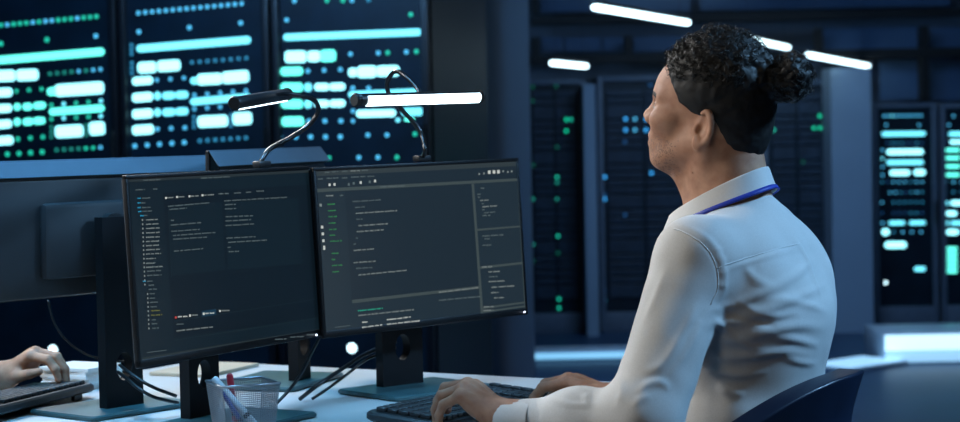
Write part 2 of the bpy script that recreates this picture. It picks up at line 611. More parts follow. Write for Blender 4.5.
k = rk2
k.dots(138.5, 13, 241.8, 3.6, 'b' * 16, 2.0)
for x, y in ((139, 31.8), (189.5, 27.6), (240.8, 23)): k.dot(x, y, 'b', 2.2)
k.bar(136.5, 251.5, 48.8, 39.8, 9.5, 'c'); k.dots(131.7, 45, 131.7, 54, 'ddd', 1.7); k.dots(132, 63, 132, 73, 'ddd', 1.7)
k.bar(137.5, 157, 68, 67, 13, 'w'); k.bar(157, 181, 66.5, 65, 13, 'w')
k.dots(192, 62.4, 246.4, 58, 'd' * 8, 1.8)
k.bar(132, 153.5, 81.5, 80, 10, 'w'); k.dots(157, 80, 184, 78, 'bbb')
k.bar(190, 200, 81, 80.5, 9, 'c'); k.bar(197, 223, 79.7, 78.5, 13, 'w'); k.bar(222, 249.5, 78, 76, 14, 'w')
for y in (97.5, 114):
    k.bar(132, 153.5, y + .5, y - 1, 11, 'w'); k.bar(154.5, 161, y - 1.5, y - 1.8, 10, 'c'); k.bar(162, 176, y - 1.5, y - 2.2, 9.5, 'c'); k.bar(175, 189, y - 2.3, y - 3, 9.5, 'c')
k.bar(132, 154.5, 130.5, 129, 11.5, 'w'); k.dots(157.6, 129, 185, 127.7, 'bbb', 2.0)
k.dots(135, 146, 184.4, 142.4, 'bbbbb', 2.2)
k.dots(194.5, 95, 246, 90.5, 'bbbbb'); k.bar(190, 251.5, 102, 96.5, 9, 'c'); k.dots(194.5, 109, 246, 105, 'bbbbb')
k.dots(194, 117, 194, 127, 'ddd', 1.7); k.bar(197.5, 228.5, 122, 120.5, 13.5, 'w'); k.dots(231, 115, 231, 126, 'ddd', 1.6); k.bar(232.5, 252.5, 119, 118, 14.5, 'w')
k.dots(200, 140.8, 246, 137.8, 'd' * 7, 1.9)

k = rk3
for x, y, c in ((294.6, 1, 'b'), (327, .6, 'g'), (343, .6, 'g'), (352, .4, 'b'), (368.7, 0, 'd'), (286.7, 20, 'b'), (410.8, 14.5, 'g'), (350.6, 54, 'b'), (378.4, 53, 'b'), (387.8, 52.7, 'g'),
                (406.5, 52, 'b'), (416.4, 51.5, 'g'), (368, 135, 'b'), (387, 135, 'b'), (415, 134, 'g'), (329, 158, 'g'), (359, 157.5, 'b'), (378, 157.3, 'b'), (397, 157.3, 'g'), (353, 88, 'b'), (368.7, 88, 'b'),
                (353, 101, 'b'), (398, 120, 'c')):
    k.dot(x, y, c, 2.1)
k.bar(283, 423.5, 37.4, 32, 9, 'c'); k.dots(277.5, 33, 277.5, 43, 'ddd', 1.8); k.dots(278, 51, 278, 63, 'ddd', 1.8)
k.bar(284.5, 307, 57, 56.6, 14, 'w'); k.bar(307, 321, 56.5, 56.2, 13, 'w'); k.bar(320, 336.5, 56, 55.5, 14, 't')
k.bar(278, 303.5, 71.7, 71, 10.5, 't'); k.dots(308, 71, 340.5, 69.5, 'bbb', 2.1)
k.bar(348, 358, 72.5, 72.3, 11, 'w'); k.bar(357, 377, 72, 71.5, 14, 'w'); k.bar(376, 400, 71.3, 70.8, 13, 'w')
for y in (87.3, 104):
    k.bar(278.5, 303.5, y, y, 11, 't'); k.bar(304, 312.5, y, y, 10.5, 'c'); k.bar(314, 330, y - .2, y - .4, 9.5, 'w'); k.bar(329, 346, y - .4, y - .8, 9.5, 'w')
k.bar(279, 304.5, 121.7, 121.2, 11.5, 't'); k.dots(309, 121, 341, 121, 'bbb', 2.2)
k.dots(281, 137, 340.5, 136.8, 'bbbbb', 2.3)
k.bar(348, 418, 94.5, 91.5, 8, 'c'); k.dots(353, 111, 353, 121, 'bb', 1.9)
k.bar(356, 396.5, 113.8, 113, 9.5, 'w'); k.bar(401, 424, 112, 111.5, 10, 'c'); k.bar(404, 415, 119.5, 119.2, 6, 't')
# low status lamps near the floor of the racks
rk1.dot(53, 350, 'W', 4.6)
rk3.dot(352, 348, 'W', 4.8)

# mid racks, far behind the pillar
labm = ['narrow grey rack with green lights, directly right of the blue-grey pillar', 'wide dark rack with two rows of blue lights in front of the man\'s face',
        'dark rack mostly hidden behind the man\'s head and collar', 'dark rack with green lights behind the man\'s back, beside the plain panel']


def midrack(x0, x1, top, D, lab, grp, units=True, style='grey'):
    a, b = P(x0, 130, D), P(x1, 130, D)
    zt = P((x0 + x1) / 2, top, D)[2]
    rk = Rack('server_rack', a, b, zt, 0.9, lab, grp, style)
    if units:
        w = rk.w - 0.09
        z = 0.2
        bm_cols = 2
        i = 0
        while z < zt - 0.1:
            hh = 0.045 if i % 5 else 0.09
            bm = BM()
            for c in range(bm_cols):
                xx = (-0.25 + 0.5 * c) * w
                box(bm, (xx, 0.018, z + hh / 2), (w / 2 - 0.02, 0.018, hh - 0.012), bev=0.003)
            obj('server_unit', bm, 'rack_unit', rk.root)
            z += hh
            i += 1
    rk.y0 = 0.006
    return rk


m1 = midrack(524, 585, 80, 12.0, labm[0], 'dim racks along the back wall')
m2 = midrack(598, 690, 76, 12.0, labm[1], 'dim racks along the back wall')
m3 = midrack(691, 762, 76, 12.0, labm[2], 'dim racks along the back wall')
m4 = midrack(763, 831, 80, 12.0, labm[3], 'dim racks along the back wall')
for x, y, c in ((532.5, 87, 'f'), (532.5, 101, 'f'), (556, 86, 'f'), (566.3, 119.5, 'e'), (571, 119.5, 'g'), (566.3, 131, 'e'), (557, 147, 'f'), (533, 165, 'f'), (557, 177, 'g'), (557, 182.5, 'D'),
                (533, 199, 'D'), (557, 199, 'D'), (558, 236, 'g'), (533, 244.5, 'D'), (558, 253, 'f'), (559, 299, 'g'), (559, 308, 'g'), (533, 261, 'f')):
    m1.dot(x, y, c, 1.5)
for x, y, c in ((625.6, 119, 'B'), (635, 119, 'b'), (646, 119, 'B'), (625.6, 130, 'B'), (635, 130, 'b'), (646, 130, 'B'), (625, 142, 'x'), (650.4, 85, 'x'), (604.7, 177, 'B'), (604.7, 195, 'x'), (604.7, 199, 'B'),
                (651.5, 173, 'B'), (625, 215, 'x'), (604.7, 290.5, 'x'), (604.7, 300, 'b')):
    m2.dot(x, y, c, 1.6)
for x, y, c in ((819.7, 116, 'e'), (814, 128, 'e'), (820, 128, 'e'), (773.6, 130, 'g'), (803, 162, 'f')): m4.dot(x, y, c, 1.5)

# bright racks on the right
r1 = midrack(873, 937, 103, 12.0, 'far rack with stacked cyan lights, right of the man\'s back, whole in view', 'glowing racks on the right', False)
r2 = midrack(941, 1000, 103, 12.0, 'far rack with a green block of lights, cut by the picture\'s right edge', 'glowing racks on the right', False)
for rk in (r1, r2): rk.y0 = 0.025
k = r1
k.dots(884, 116, 921, 115.5, 'bbcbbbbbbb', 1.1); k.dot(886, 125, 'b', 1.1); k.dot(919, 125, 'b', 1.1)
k.bar(881, 926, 134, 133.5, 6.5, 'c'); k.dots(887, 143, 922, 143, 'xdddxxdx', 1.0)
k.bar(886, 924, 152, 151.7, 7.5, 'w'); k.bar(886, 924, 162.5, 162.2, 6.5, 'c'); k.bar(889, 910.5, 172.8, 172.6, 7.5, 'w'); k.bar(913, 926, 172.4, 172.3, 8, 'w')
k.dots(882.5, 150, 882.5, 175, 'bcbb', 1.1); k.dots(882, 182, 922, 182, 'dxbbbdbb', 1.0); k.dots(890, 192.5, 922, 192, 'bbdxdbd', 1.0); k.dots(882, 202.5, 922, 202, 'b dddddd', 1.0)
k.dots(882, 213, 922, 213, 'x xxxddx', 1.0); k.dot(882.5, 223, 'b', 1.2); k.bar(888, 905.5, 223, 222.8, 6, 'c'); k.bar(908.5, 926, 222.8, 222.6, 6, 'c')
k.bar(881, 890, 232, 232, 8.5, 'w'); k.dots(893.5, 232, 921, 232, 'dbbb', 1.1); k.bar(884, 907, 245, 244.8, 8.5, 'w'); k.bar(913.5, 926, 269, 268.8, 6.5, 'c'); k.dot(885.6, 282.6, 'W', 1.4)
k = r2
k.dot(953.5, 116, 'b', 1.1); k.dot(949, 125, 'b', 1.1); k.bar(948, 985, 134, 133.6, 6.5, 'c'); k.bar(949, 970, 142, 142, 6, 'w'); k.dots(945.5, 134, 945.5, 142, 'xx', 1.0)
for y in (150, 158, 166.4, 174.8): k.bar(944.5, 960.5, y, y, 5.5, 't')
for y in (150, 158, 166.4, 174.8): k.bar(962.5, 990, y, y, 5.5, 'c')
k.dots(945.5, 182, 985, 182, 'bbbbbb', 1.1); k.dots(945.5, 192, 985, 192, 'ddddbb', 1.1)
k.bar(944, 949, 203, 203, 6, 'c'); k.bar(950, 985, 203, 203, 7, 'w'); k.bar(944, 957.5, 213.5, 213.5, 7, 'w'); k.bar(944, 949, 223, 223, 6, 'c'); k.bar(950, 985, 223, 223, 6, 'c'); k.bar(945.5, 959.5, 232, 232, 7.5, 'w')
for i in range(6): k.bar(943.5, 958, 248.5 + i * 4.6, 248.5 + i * 4.6, 5, 't')

# lit low step in front of the racks
st = empty('light_plinth', tuple(PZ(570, 361, 0)))
tag(st, 'low plinth with a glowing white strip at the foot of the dim racks', 'light plinth', 'lit plinths')
x0, x1, y = PZ(531, 361, 0)[0], PZ(660, 361, 0)[0], PZ(570, 361, 0)[1]
rel = Vector((-(x0 + x1) / 2 + (x0 + x1) / 2, 0, 0))
st.location = ((x0 + x1) / 2, y, 0)
boxobj('step', (0, 0.09, 0.03), (x1 - x0, 0.18, 0.06), 'plinth_white', st, bev=0.004)
boxobj('light_strip', (0, -0.006, 0.028), (x1 - x0 - 0.04, 0.012, 0.032), 'strip_pale', st, bev=0.003)

st = empty('light_plinth', (0, 0, 0))
tag(st, 'low white plinth with two glowing strips below the bright right-hand racks', 'light plinth', 'lit plinths')
A_, B_ = PZ(881, 363.5, 0), PZ(1010, 363.5, 0)
W = B_[0] - A_[0]
st.location = ((A_[0] + B_[0]) / 2, (A_[1] + B_[1]) / 2, 0)
boxobj('step', (0, 0.24, 0.0785), (W, 0.48, 0.157), 'plinth_white', st, bev=0.004)
boxobj('light_strip', (0, -0.006, 0.110), (W - 0.02, 0.012, 0.080), 'strip_white', st, bev=0.003)
boxobj('light_strip', (0, -0.006, 0.036), (W - 0.02, 0.012, 0.050), 'strip_soft', st, bev=0.003)
a, b = PZ(828, 371.5, 0), PZ(884, 363, 0)
st = empty('floor_light', tuple((a + b) / 2), math.atan2(b[1] - a[1], b[0] - a[0]))
tag(st, 'slanted floor light bar between the chair back and the white plinth', 'floor light')
L = float(np.linalg.norm(b - a))
boxobj('frame', (0, 0, 0.012), (L, 0.30, 0.024), 'plinth_white', st, bev=0.004)
boxobj('diffuser', (0, 0, 0.026), (L - 0.03, 0.26, 0.008), 'strip_soft', st, bev=0.003)


# ------------------------------------------------------------------ pendant lamps
def pendant(x0, y0, x1, y1, z, w, lab, d0=None, d1=None):
    a = PZ(x0, y0, z)
    b = PZ(x1, y1, z)
    if d0: b = P(x1, y1, d1); a = P(x0, y0, d0)
    c = (a + b) / 2
    v = b - a
    L = float(np.linalg.norm(v))
    rz = math.atan2(v[1], v[0])
    root = empty('pendant_light', tuple(c), rz)
    tag(root, lab, 'pendant light', 'hanging tube lights')
    bm = BM()
    box(bm, (0, 0, w * 0.45), (L, w, w * 0.5), bev=0.006)
    obj('housing', bm, 'lamp_body', root, True, 40)
    bm = BM()
    rounded_prism(bm, L - 0.01, w * 0.95, -w * 0.45, w * 0.2, w * 0.4, 0.006)
    obj('diffuser', bm, 'pendant_white', root, True, 40)
    for s in (-1, 1):
        bm = BM()
        tube(bm, [(s * L * 0.4, 0, w * 0.7), (s * L * 0.4, 0, 2.8 - c[2])], 0.0012, 6)
        obj('hanging_wire', bm, 'cable_black', root)
    return c


pendant(594, 6, 688, 22, 1.70, 0.034, 'largest hanging tube light, above and left of the man\'s forehead')
pendant(552, 62, 586, 65.5, 1.56, 0.036, 'short hanging tube light above the green-lit rack, right of the pillar')
pendant(742, 37, 788, 47, 1.70, 0.036, 'hanging tube light just above the man\'s hair bun, half hidden by it')
pendant(808, 54, 868, 65.5, 1.60, 0.035, 'hanging tube light right of the hair bun, above the plain panel')

# ------------------------------------------------------------------ desk
DZ = 0.72
yD = R(30)
UD = np.array([math.sin(yD), math.cos(yD), 0])
ND = np.array([math.cos(yD), -math.sin(yD), 0])
u1, n1, n0 = 3.61, -1.595, -2.842
u0 = u1 - 2.0
cD = UD * (u0 + u1) / 2 + ND * (n0 + n1) / 2
desk = empty('desk', (cD[0], cD[1], 0), R(90) - yD)
tag(desk, 'wide white shared desk carrying the monitors and keyboards', 'desk')
bm = BM()
rounded_prism(bm, u1 - u0, n1 - n0, DZ - 0.028, DZ, 0.03, 0.003)
obj('desktop', bm, 'desk_white', desk, True, 30)
for sx in (-1, 1):
    for sy in (-1, 1):
        boxobj('leg', (sx * 0.92, sy * 0.62, (DZ - 0.028) / 2), (0.05, 0.05, DZ - 0.028), 'desk_leg', desk, bev=0.004)
    boxobj('crossbar', (sx * 0.92, 0, DZ - 0.06), (0.04, 1.18, 0.04), 'desk_leg', desk, bev=0.003)


# ------------------------------------------------------------------ monitors
def panel_frame(c, yaw, tilt, roll):
    u = np.array([math.sin(yaw), math.cos(yaw), 0])
    n = np.array([math.cos(yaw), -math.sin(yaw), 0])
    k2 = np.array([0, 0, math.cos(tilt)]) - math.sin(tilt) * n
    U = math.cos(roll) * u + math.sin(roll) * k2
    K = math.cos(roll) * k2 - math.sin(roll) * u
    return np.array(c, float), U, K, np.cross(U, K) * 1.0, u, n


class Monitor:
    def __init__(self, label, c, yaw, tilt, roll, w, h, back, base_off, hole_z=0.085, col_u=0.0, colw=0.09, vent=False, group=None, colh=None):
        c, U, K, N, u, n = panel_frame(c, yaw, tilt, roll)
        N = np.cross(K, U) if np.dot(np.cross(U, K), n) < 0 else np.cross(U, K)
        self.c, self.U, self.K, self.N, self.w, self.h = c, U, K, N, w, h
        col = c - n * back
        root = empty('computer_monitor', (col[0], col[1], DZ), R(90) - yaw)
        tag(root, label, 'monitor', group)
        self.root = root
        root_M = Matrix.Translation(root.location) @ Matrix.Rotation(R(90) - yaw, 4, 'Z')
        self.inv = root_M.inverted()
        # local panel matrix: x = U, y = -N (backwards), z = K
        Mw = Matrix(((U[0], -N[0], K[0], c[0]), (U[1], -N[1], K[1], c[1]), (U[2], -N[2], K[2], c[2]), (0, 0, 0, 1)))
        self.M = self.inv @ Mw
        M = self.M
        bm = BM()
        b = 0.008
        bb = 0.014
        box(bm, (0, 0.0035, h / 2 - b / 2), (w, 0.009, b), M=M, bev=0.002)
        box(bm, (0, 0.0035, -h / 2 + bb / 2), (w, 0.009, bb), M=M, bev=0.002)
        for s in (-1, 1): box(bm, (s * (w / 2 - b / 2), 0.0035, 0), (b, 0.009, h - 0.004), M=M, bev=0.002)
        obj('bezel', bm, 'bezel_black', root, True, 40)
        bm = BM()
        vs_ = .031 if vent else 0
        box(bm, (0, 0.017, -vs_ / 2), (w - 0.03, 0.016, h - 0.006 - vs_), M=M, bev=0.006)
        box(bm, (0, 0.034, -0.02), (w * 0.52, 0.024, h * 0.55), M=M, bev=0.010)
        obj('back_shell', bm, 'shell_grey', root, True, 40)
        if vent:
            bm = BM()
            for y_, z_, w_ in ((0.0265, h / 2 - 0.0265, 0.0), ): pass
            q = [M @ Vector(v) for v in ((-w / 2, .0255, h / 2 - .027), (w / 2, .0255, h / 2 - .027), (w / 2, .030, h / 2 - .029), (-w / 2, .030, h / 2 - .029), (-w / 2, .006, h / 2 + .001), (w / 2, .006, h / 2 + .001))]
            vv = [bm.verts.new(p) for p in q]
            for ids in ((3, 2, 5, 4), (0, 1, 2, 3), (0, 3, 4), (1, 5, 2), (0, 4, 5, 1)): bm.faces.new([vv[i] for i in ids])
            obj('top_cover', bm, 'shell_lit_top', root)
            bm = BM()
            box(bm, (0, 0.0252, h / 2 - 0.0325), (w * 0.965, 0.003, 0.0045), M=M, bev=0.001)
            obj('vent_slot', bm, 'slot_black', root)
            bm = BM()
            box(bm, (-w * 0.045, 0.052, -0.055), (0.045, 0.018, 0.04), M=M, bev=0.004)
            obj('port_cover', bm, 'stand_grey', root, True, 40)
        # stand
        H = (colh if colh else c[2] - DZ + 0.045)
        bm = BM()
        plate_hole(bm, colw, H, 0.022, 0, hole_z, 0.019, 0.026, Matrix.Translation((col_u, 0, 0)))
        obj('stand_column', bm, 'stand_grey', root)
        bm = BM()
        tube(bm, [(0, -0.005, c[2] - DZ), (0, -back + 0.044, c[2] - DZ)], 0.026, 16)
        obj('tilt_hinge', bm, 'black_plastic', root, True, 40)
        bm = BM()
        rounded_prism(bm, 0.255, 0.19, 0.0, 0.010, 0.012, 0.003, Matrix.Translation((col_u, base_off, 0)))
        obj('stand_base', bm, 'base_grey', root, True, 30)

    def sp(self, px, py, off=0.0):
        """picture point -> local point of the panel, off in front of the screen"""
        p = PPL(px, py, self.c + self.N * off, self.N)
        return self.inv @ Vector(p)

    def screen(self, m):
        bm = BM()
        box(bm, (0, 0.0015, 0.003), (self.w - 0.014, 0.003, self.h - 0.020), M=self.M)
        self.scr = obj('screen', bm, m, self.root)
        return self.scr


def ui(mon, name, bands, texts, blobs, seed):
    rg = random.Random(seed)
    names = []
    bm = BM()

    def mi(m):
        if m not in names: names.append(m)
        return names.index(m)
    for m, lay, pts in bands:
        quad(bm, [mon.sp(x, y, 0.0004 + 0.0002 * lay) for x, y in pts], mi(m))
    for m, x0, x1, y0, *r in texts:
        y1 = r[0] if r else y0 - (x1 - x0) * 0.05
        hh = 0.68
        x = x0
        while x < x1 - 0.4:
            wl = rg.uniform(2.5, 9)
            e_ = min(x + wl, x1)
            while x < e_:
                cw = rg.uniform(0.55, 0.95)
                up = hh * rg.uniform(0.75, 1.25)
                dn = hh * rg.uniform(0.7, 1.0)
                t = (x - x0) / max(x1 - x0, 0.1)
                yy = y0 + (y1 - y0) * t
                quad(bm, [mon.sp(x, yy - up, 0.0012), mon.sp(x + cw, yy - up, 0.0012), mon.sp(x + cw, yy + dn, 0.0012), mon.sp(x, yy + dn, 0.0012)], mi(m))
                x += cw + 0.35
            x += 0.9
    for m, x, y, a, b in blobs:
        quad(bm, [mon.sp(x - a, y - b, 0.0012), mon.sp(x + a, y - b - 0.03 * a, 0.0012), mon.sp(x + a, y + b, 0.0012), mon.sp(x - a, y + b, 0.0012)], mi(m))
    o = obj(name, bm, names, mon.scr)
    return o


SC1 = .53 / .56
M1 = Monitor('black monitor with dark code editor and file list, nearest to the camera', CAM + (np.array([-.470, 3.738, .997]) - CAM) * SC1, .536, .051, .004, .527, .34 * SC1, .075, -.075,
             group='monitors showing code', colw=0.085)
M2 = Monitor('black monitor with slate code editor and right-hand panels, behind the keyboard', CAM + (np.array([-.115, 4.143, .998]) - CAM) * SC1, .842, .05, .011, .527, .34 * SC1, .07, -.05,
             group='monitors showing code', colw=0.103, col_u=-.014)
M1.screen('ui_teal')
M2.screen('ui_slate')


def led_power(mon, px, py):
    p = mon.sp(px, py, 0.004)
    bm = BM()
    bmesh.ops.create_uvsphere(bm, u_segments=8, v_segments=6, radius=0.0016, matrix=Matrix.Translation(p))
    obj('power_light', bm, 'led_white', mon.root)


led_power(M1, 316.5, 335.0)
led_power(M2, 524.5, 312.0)


def conv(rows, ox, oy, s, dm):
    out = []
    for r in rows:
        m = dm
        if isinstance(r[0], str): m, r = r[0], r[1:]
        x0, x1, y0 = r[:3]
        y1 = r[3] if len(r) > 3 else y0 - (x1 - x0) * 0.05
        out.append((m, ox + x0 / s, ox + x1 / s, oy + y0 / s, oy + y1 / s))
    return out


T1 = conv([(90, 155, 78), (310, 420, 70), (60, 95, 115), (128, 140, 112), ('tx_cyan', 68, 80, 147), (84, 122, 147), ('tx_cyan', 68, 80, 165), (82, 95, 165), ('tx_cyan', 68, 80, 183), (84, 115, 183), ('tx_cyan', 70, 82, 198), (86, 120, 197),
           ('tx_cyan', 78, 88, 214), (92, 105, 213)], 120, 160, 3.836, 'tx_dim')
T1 += conv([(100, x, y) for x, y in ((147, 230), (147, 247), (150, 263), (150, 280), (150, 297), (150, 313), (155, 329), (152, 345), (157, 361), (138, 379), (138, 397), (160, 412))], 120, 160, 3.836, 'tx_mid')
T1 += conv([('tx_mid', 180, 205, 145), ('tx_mid', 223, 252, 142), ('tx_mid', 272, 302, 139), ('tx_mid', 320, 358, 135), (378, 415, 130), (185, 342, 178, 164), (190, 258, 190, 184), (195, 205, 232), (195, 310, 250, 240), (197, 305, 274, 266),
            (203, 365, 290, 278), (205, 330, 304, 296), (207, 318, 350, 340)], 120, 160, 3.836, 'tx_dim')
T1 += conv([(104, x, y) for x, y in ((135, 12), (160, 27), (158, 43), (160, 60))] + [('tx_cyan', 88, 98, 82), (104, 122, 82), (110, 130, 97), (110, 140, 113), (114, 133, 130), (114, 135, 147), (115, 150, 163), (118, 145, 180),
           ('tx_yellow', 120, 160, 195), ('tx_yellow', 120, 160, 212), (122, 138, 230), (122, 148, 245), (124, 145, 262), ('tx_bright', 222, 258, 218), ('tx_mid', 275, 300, 212), ('tx_bright', 328, 362, 205), ('tx_mid', 390, 420, 195),
            (217, 245, 247), ('tx_mid', 217, 353, 272, 257)], 120, 260, 3.836, 'tx_dim')
T1 += conv([(55, 295, 157, 143), (57, 100, 172), (57, 100, 188), (60, 165, 218, 214), (60, 155, 234, 229), (60, 170, 252, 245), (63, 175, 300, 294), (70, 222, 316, 307), (68, 80, 335), (72, 110, 352), (40, 72, 130), (92, 118, 127),
            (138, 158, 124), (178, 212, 120)], 210, 160, 3.836, 'tx_dim')
T1 += conv([(250, 290, 305), (308, 360, 296), (372, 410, 287)], 210, 260, 3.836, 'tx_dim')
B1 = [('ui_bar', 0, ((127.5, 176.5), (309.5, 167.5), (310, 172.5), (128, 182.2))), ('ui_teal_dark', 0, ((163, 193), (311, 184.5), (320, 317), (174, 338))),
      ('ui_teal_line', 1, ((168, 205), (168.6, 205), (172, 277), (171.4, 277))), ('ui_teal', 1, ((169, 205), (222, 202), (225, 270), (172, 276))), ('ui_teal', 1, ((225, 202), (298, 198), (302, 264), (228, 270))),
      ('ui_teal_line', 1, ((174, 321), (315, 299), (315, 299.6), (174, 321.6))), ('ui_teal_line', 1, ((174, 340), (317, 318), (317, 318.6), (174, 340.6))), ('ui_blue_tab', 1, ((201.5, 311), (216, 309), (216.3, 315), (201.8, 317))),
      ('ui_bar', 0, ((142, 357.5), (319.5, 329), (319.5, 331.5), (142.3, 363.5))), ('tx_dim', 1, ((147, 352.3), (166.5, 349.8), (166.5, 350.4), (147, 352.9)))]
BL1 = [('tx_bright', 166, 198, .9, 1), ('tx_bright', 177, 197, .9, 1), ('tx_bright', 189.5, 196.3, .9, 1), ('tx_bright', 202.5, 195.3, .9, 1), ('tx_red', 175.8, 317.5, .9, 1), ('tx_bright', 190, 315.6, .9, 1.2), ('tx_bright', 203.8, 313.8, 1, 1.2), ('tx_bright', 220, 311, .9, 1)]
BL1 += [('tx_mid', 142.5 + 0.16 * i, 220 + 4.3 * i, .6, .9) for i in range(16)] + [('tx_mid', 147.6 + 0.17 * i, 294 + 4.3 * i, .6, .9) for i in range(9)]
ui(M1, 'code_text', B1, T1, BL1, 3)

T2 = conv([(70, 92, 82), (103, 133, 79), (150, 175, 77), ('tx_mid', 190, 230, 75), (243, 270, 73), (37, 65, 113), (78, 133, 110), (150, 177, 108), (193, 260, 104), (270, 298, 101), ('tx_mid', 75, 113, 192), (140, 158, 190),
           (330, 450, 150), (200, 333, 219, 210), (212, 257, 247, 243), ('tx_mid', 215, 405, 274, 261), (218, 245, 302), ('tx_mid', 228, 365, 332, 322), ('tx_mid', 220, 343, 360, 351), (215, 222, 390), (205, 215, 418)], 310, 155, 4.69, 'tx_dim')
T2 += conv([(83, 120, 232), (85, 122, 262), (87, 122, 290), (88, 117, 320), (90, 122, 350), (92, 117, 377), (95, 150, 405)], 310, 155, 4.69, 'tx_green')
T2 += conv([(92, 118, 57), (92, 107, 83), (93, 135, 108), (95, 122, 135)], 310, 240, 4.22, 'tx_green')
T2 += conv([('tx_mid', 185, 267, 44, 38), ('tx_mid', 185, 283, 96, 89), (195, 262, 120, 116), ('tx_mid', 205, 405, 148, 128), ('tx_teal', 203, 307, 299, 288), ('tx_mid', 205, 437, 319, 294), ('tx_bright', 220, 245, 347), ('tx_bright', 325, 425, 337, 325),
            ('tx_bright', 220, 305, 369, 358), ('tx_bright', 325, 460, 356, 341)], 310, 240, 4.22, 'tx_dim')
T2 += conv([(285, 298, 180), (270, 290, 208), (272, 280, 222), ('tx_mid', 283, 327, 237), (290, 300, 252), ('tx_mid', 292, 363, 267, 261), (292, 300, 280), (300, 353, 295, 290), (293, 330, 308), (293, 387, 404, 398), (303, 327, 417)], 420, 150, 4.69, 'tx_dim')
T2 += conv([(265, 302, 65), ('tx_mid', 290, 337, 177), (292, 325, 198), ('tx_mid', 290, 357, 218), ('tx_mid', 302, 397, 242, 236), ('tx_mid', 300, 330, 265), ('tx_mid', 312, 355, 287), (80, 250, 297, 281), ('tx_mid', 262, 300, 157), ('tx_mid', 80, 245, 263, 243),
            ('tx_mid', 270, 312, 325), ('tx_mid', 268, 310, 340)], 420, 230, 4.22, 'tx_dim')
B2 = [('ui_slate_top', 0, ((315.5, 169.5), (515.5, 160), (516, 166), (315.8, 176.3))), ('ui_slate_dark', 0, ((316, 176.3), (516, 166), (516.8, 178.5), (317, 189.5))), ('ui_slate_bar', 1, ((317, 188.8), (517, 178.3), (517.4, 181), (317.2, 192.3))),
      ('ui_slate_dark', 0, ((345, 191), (473, 184), (481, 288), (352, 302))), ('ui_slate_bar', 1, ((471.5, 184), (474, 183.8), (483.6, 316), (481, 316.3))), ('ui_slate_bar', 1, ((475.8, 229), (520, 225.6), (520.2, 227.2), (476, 231))),
      ('ui_slate_bar', 1, ((480, 266.5), (523, 261.8), (523.2, 264), (480.3, 269))), ('ui_slate_bar', 1, ((483, 307), (524.5, 301.6), (524.8, 303.4), (483.2, 309))), ('ui_slate_bar', 1, ((483.4, 311), (524.8, 305.4), (525, 307), (483.6, 313))),
      ('ui_slate_bar', 1, ((352, 300), (480, 285.8), (480.2, 288.6), (352.3, 303.3))), ('ui_slate_bar', 1, ((517.3, 180), (518.5, 180), (526, 308), (524.6, 308))), ('tx_dim', 1, ((335, 327), (350, 325.2), (350, 325.8), (335, 327.6))),
      ('ui_slate_bar', 0, ((335, 331.5), (354, 329), (354.3, 332.6), (335.3, 335)))]
BL2 = []
for x, y in ((92, 140), (115, 138), (182, 138), (205, 133), (238, 129), (280, 126), (305, 122)): BL2.append(('tx_bright' if x in (92, 115, 238, 305) else 'tx_dim', 310 + x / 4.69, 155 + y / 4.69, 1.0, 1.3))
for x, y in ((50, 235), (57, 338), (60, 370), (63, 402)): BL2.append(('tx_bright' if y > 300 else 'tx_mid', 310 + x / 4.69, 155 + y / 4.69, 1.1, 1.4))
BL2.append(('tx_bright', 310 + 60 / 4.22, 240 + 33 / 4.22, 1.0, 2.0))
for x, y in ((278, 113), (300, 110), (325, 104), (347, 103), (368, 102), (390, 100), (412, 103), (430, 100)): BL2.append(('tx_bright' if 310 < x < 380 else 'tx_mid', 420 + x / 4.69, 150 + y / 4.69, 1.3 if 310 < x < 380 else .7, 1.7 if 310 < x < 380 else 1))
ui(M2, 'code_text', B2, T2, BL2, 5)


def back_monitor(label, colpx, colpy, yaw, w, h, ztop, colw, base_off, colh):
    cp = PZ(colpx, colpy, DZ)
    yr = R(yaw) + PI
    n = np.array([math.cos(yr), -math.sin(yr), 0])
    c = cp + n * 0.07
    c[2] = ztop - h / 2
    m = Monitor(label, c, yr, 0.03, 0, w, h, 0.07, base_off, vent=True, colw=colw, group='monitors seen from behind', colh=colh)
    m.screen('ui_teal_dark')
    return m


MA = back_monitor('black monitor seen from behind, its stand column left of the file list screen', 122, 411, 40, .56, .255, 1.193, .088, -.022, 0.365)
MB = back_monitor('black monitor seen from behind, mostly hidden behind the file list screen', 300, 384, 20, .52, .255, 1.203, .06, -.05, 0.36)


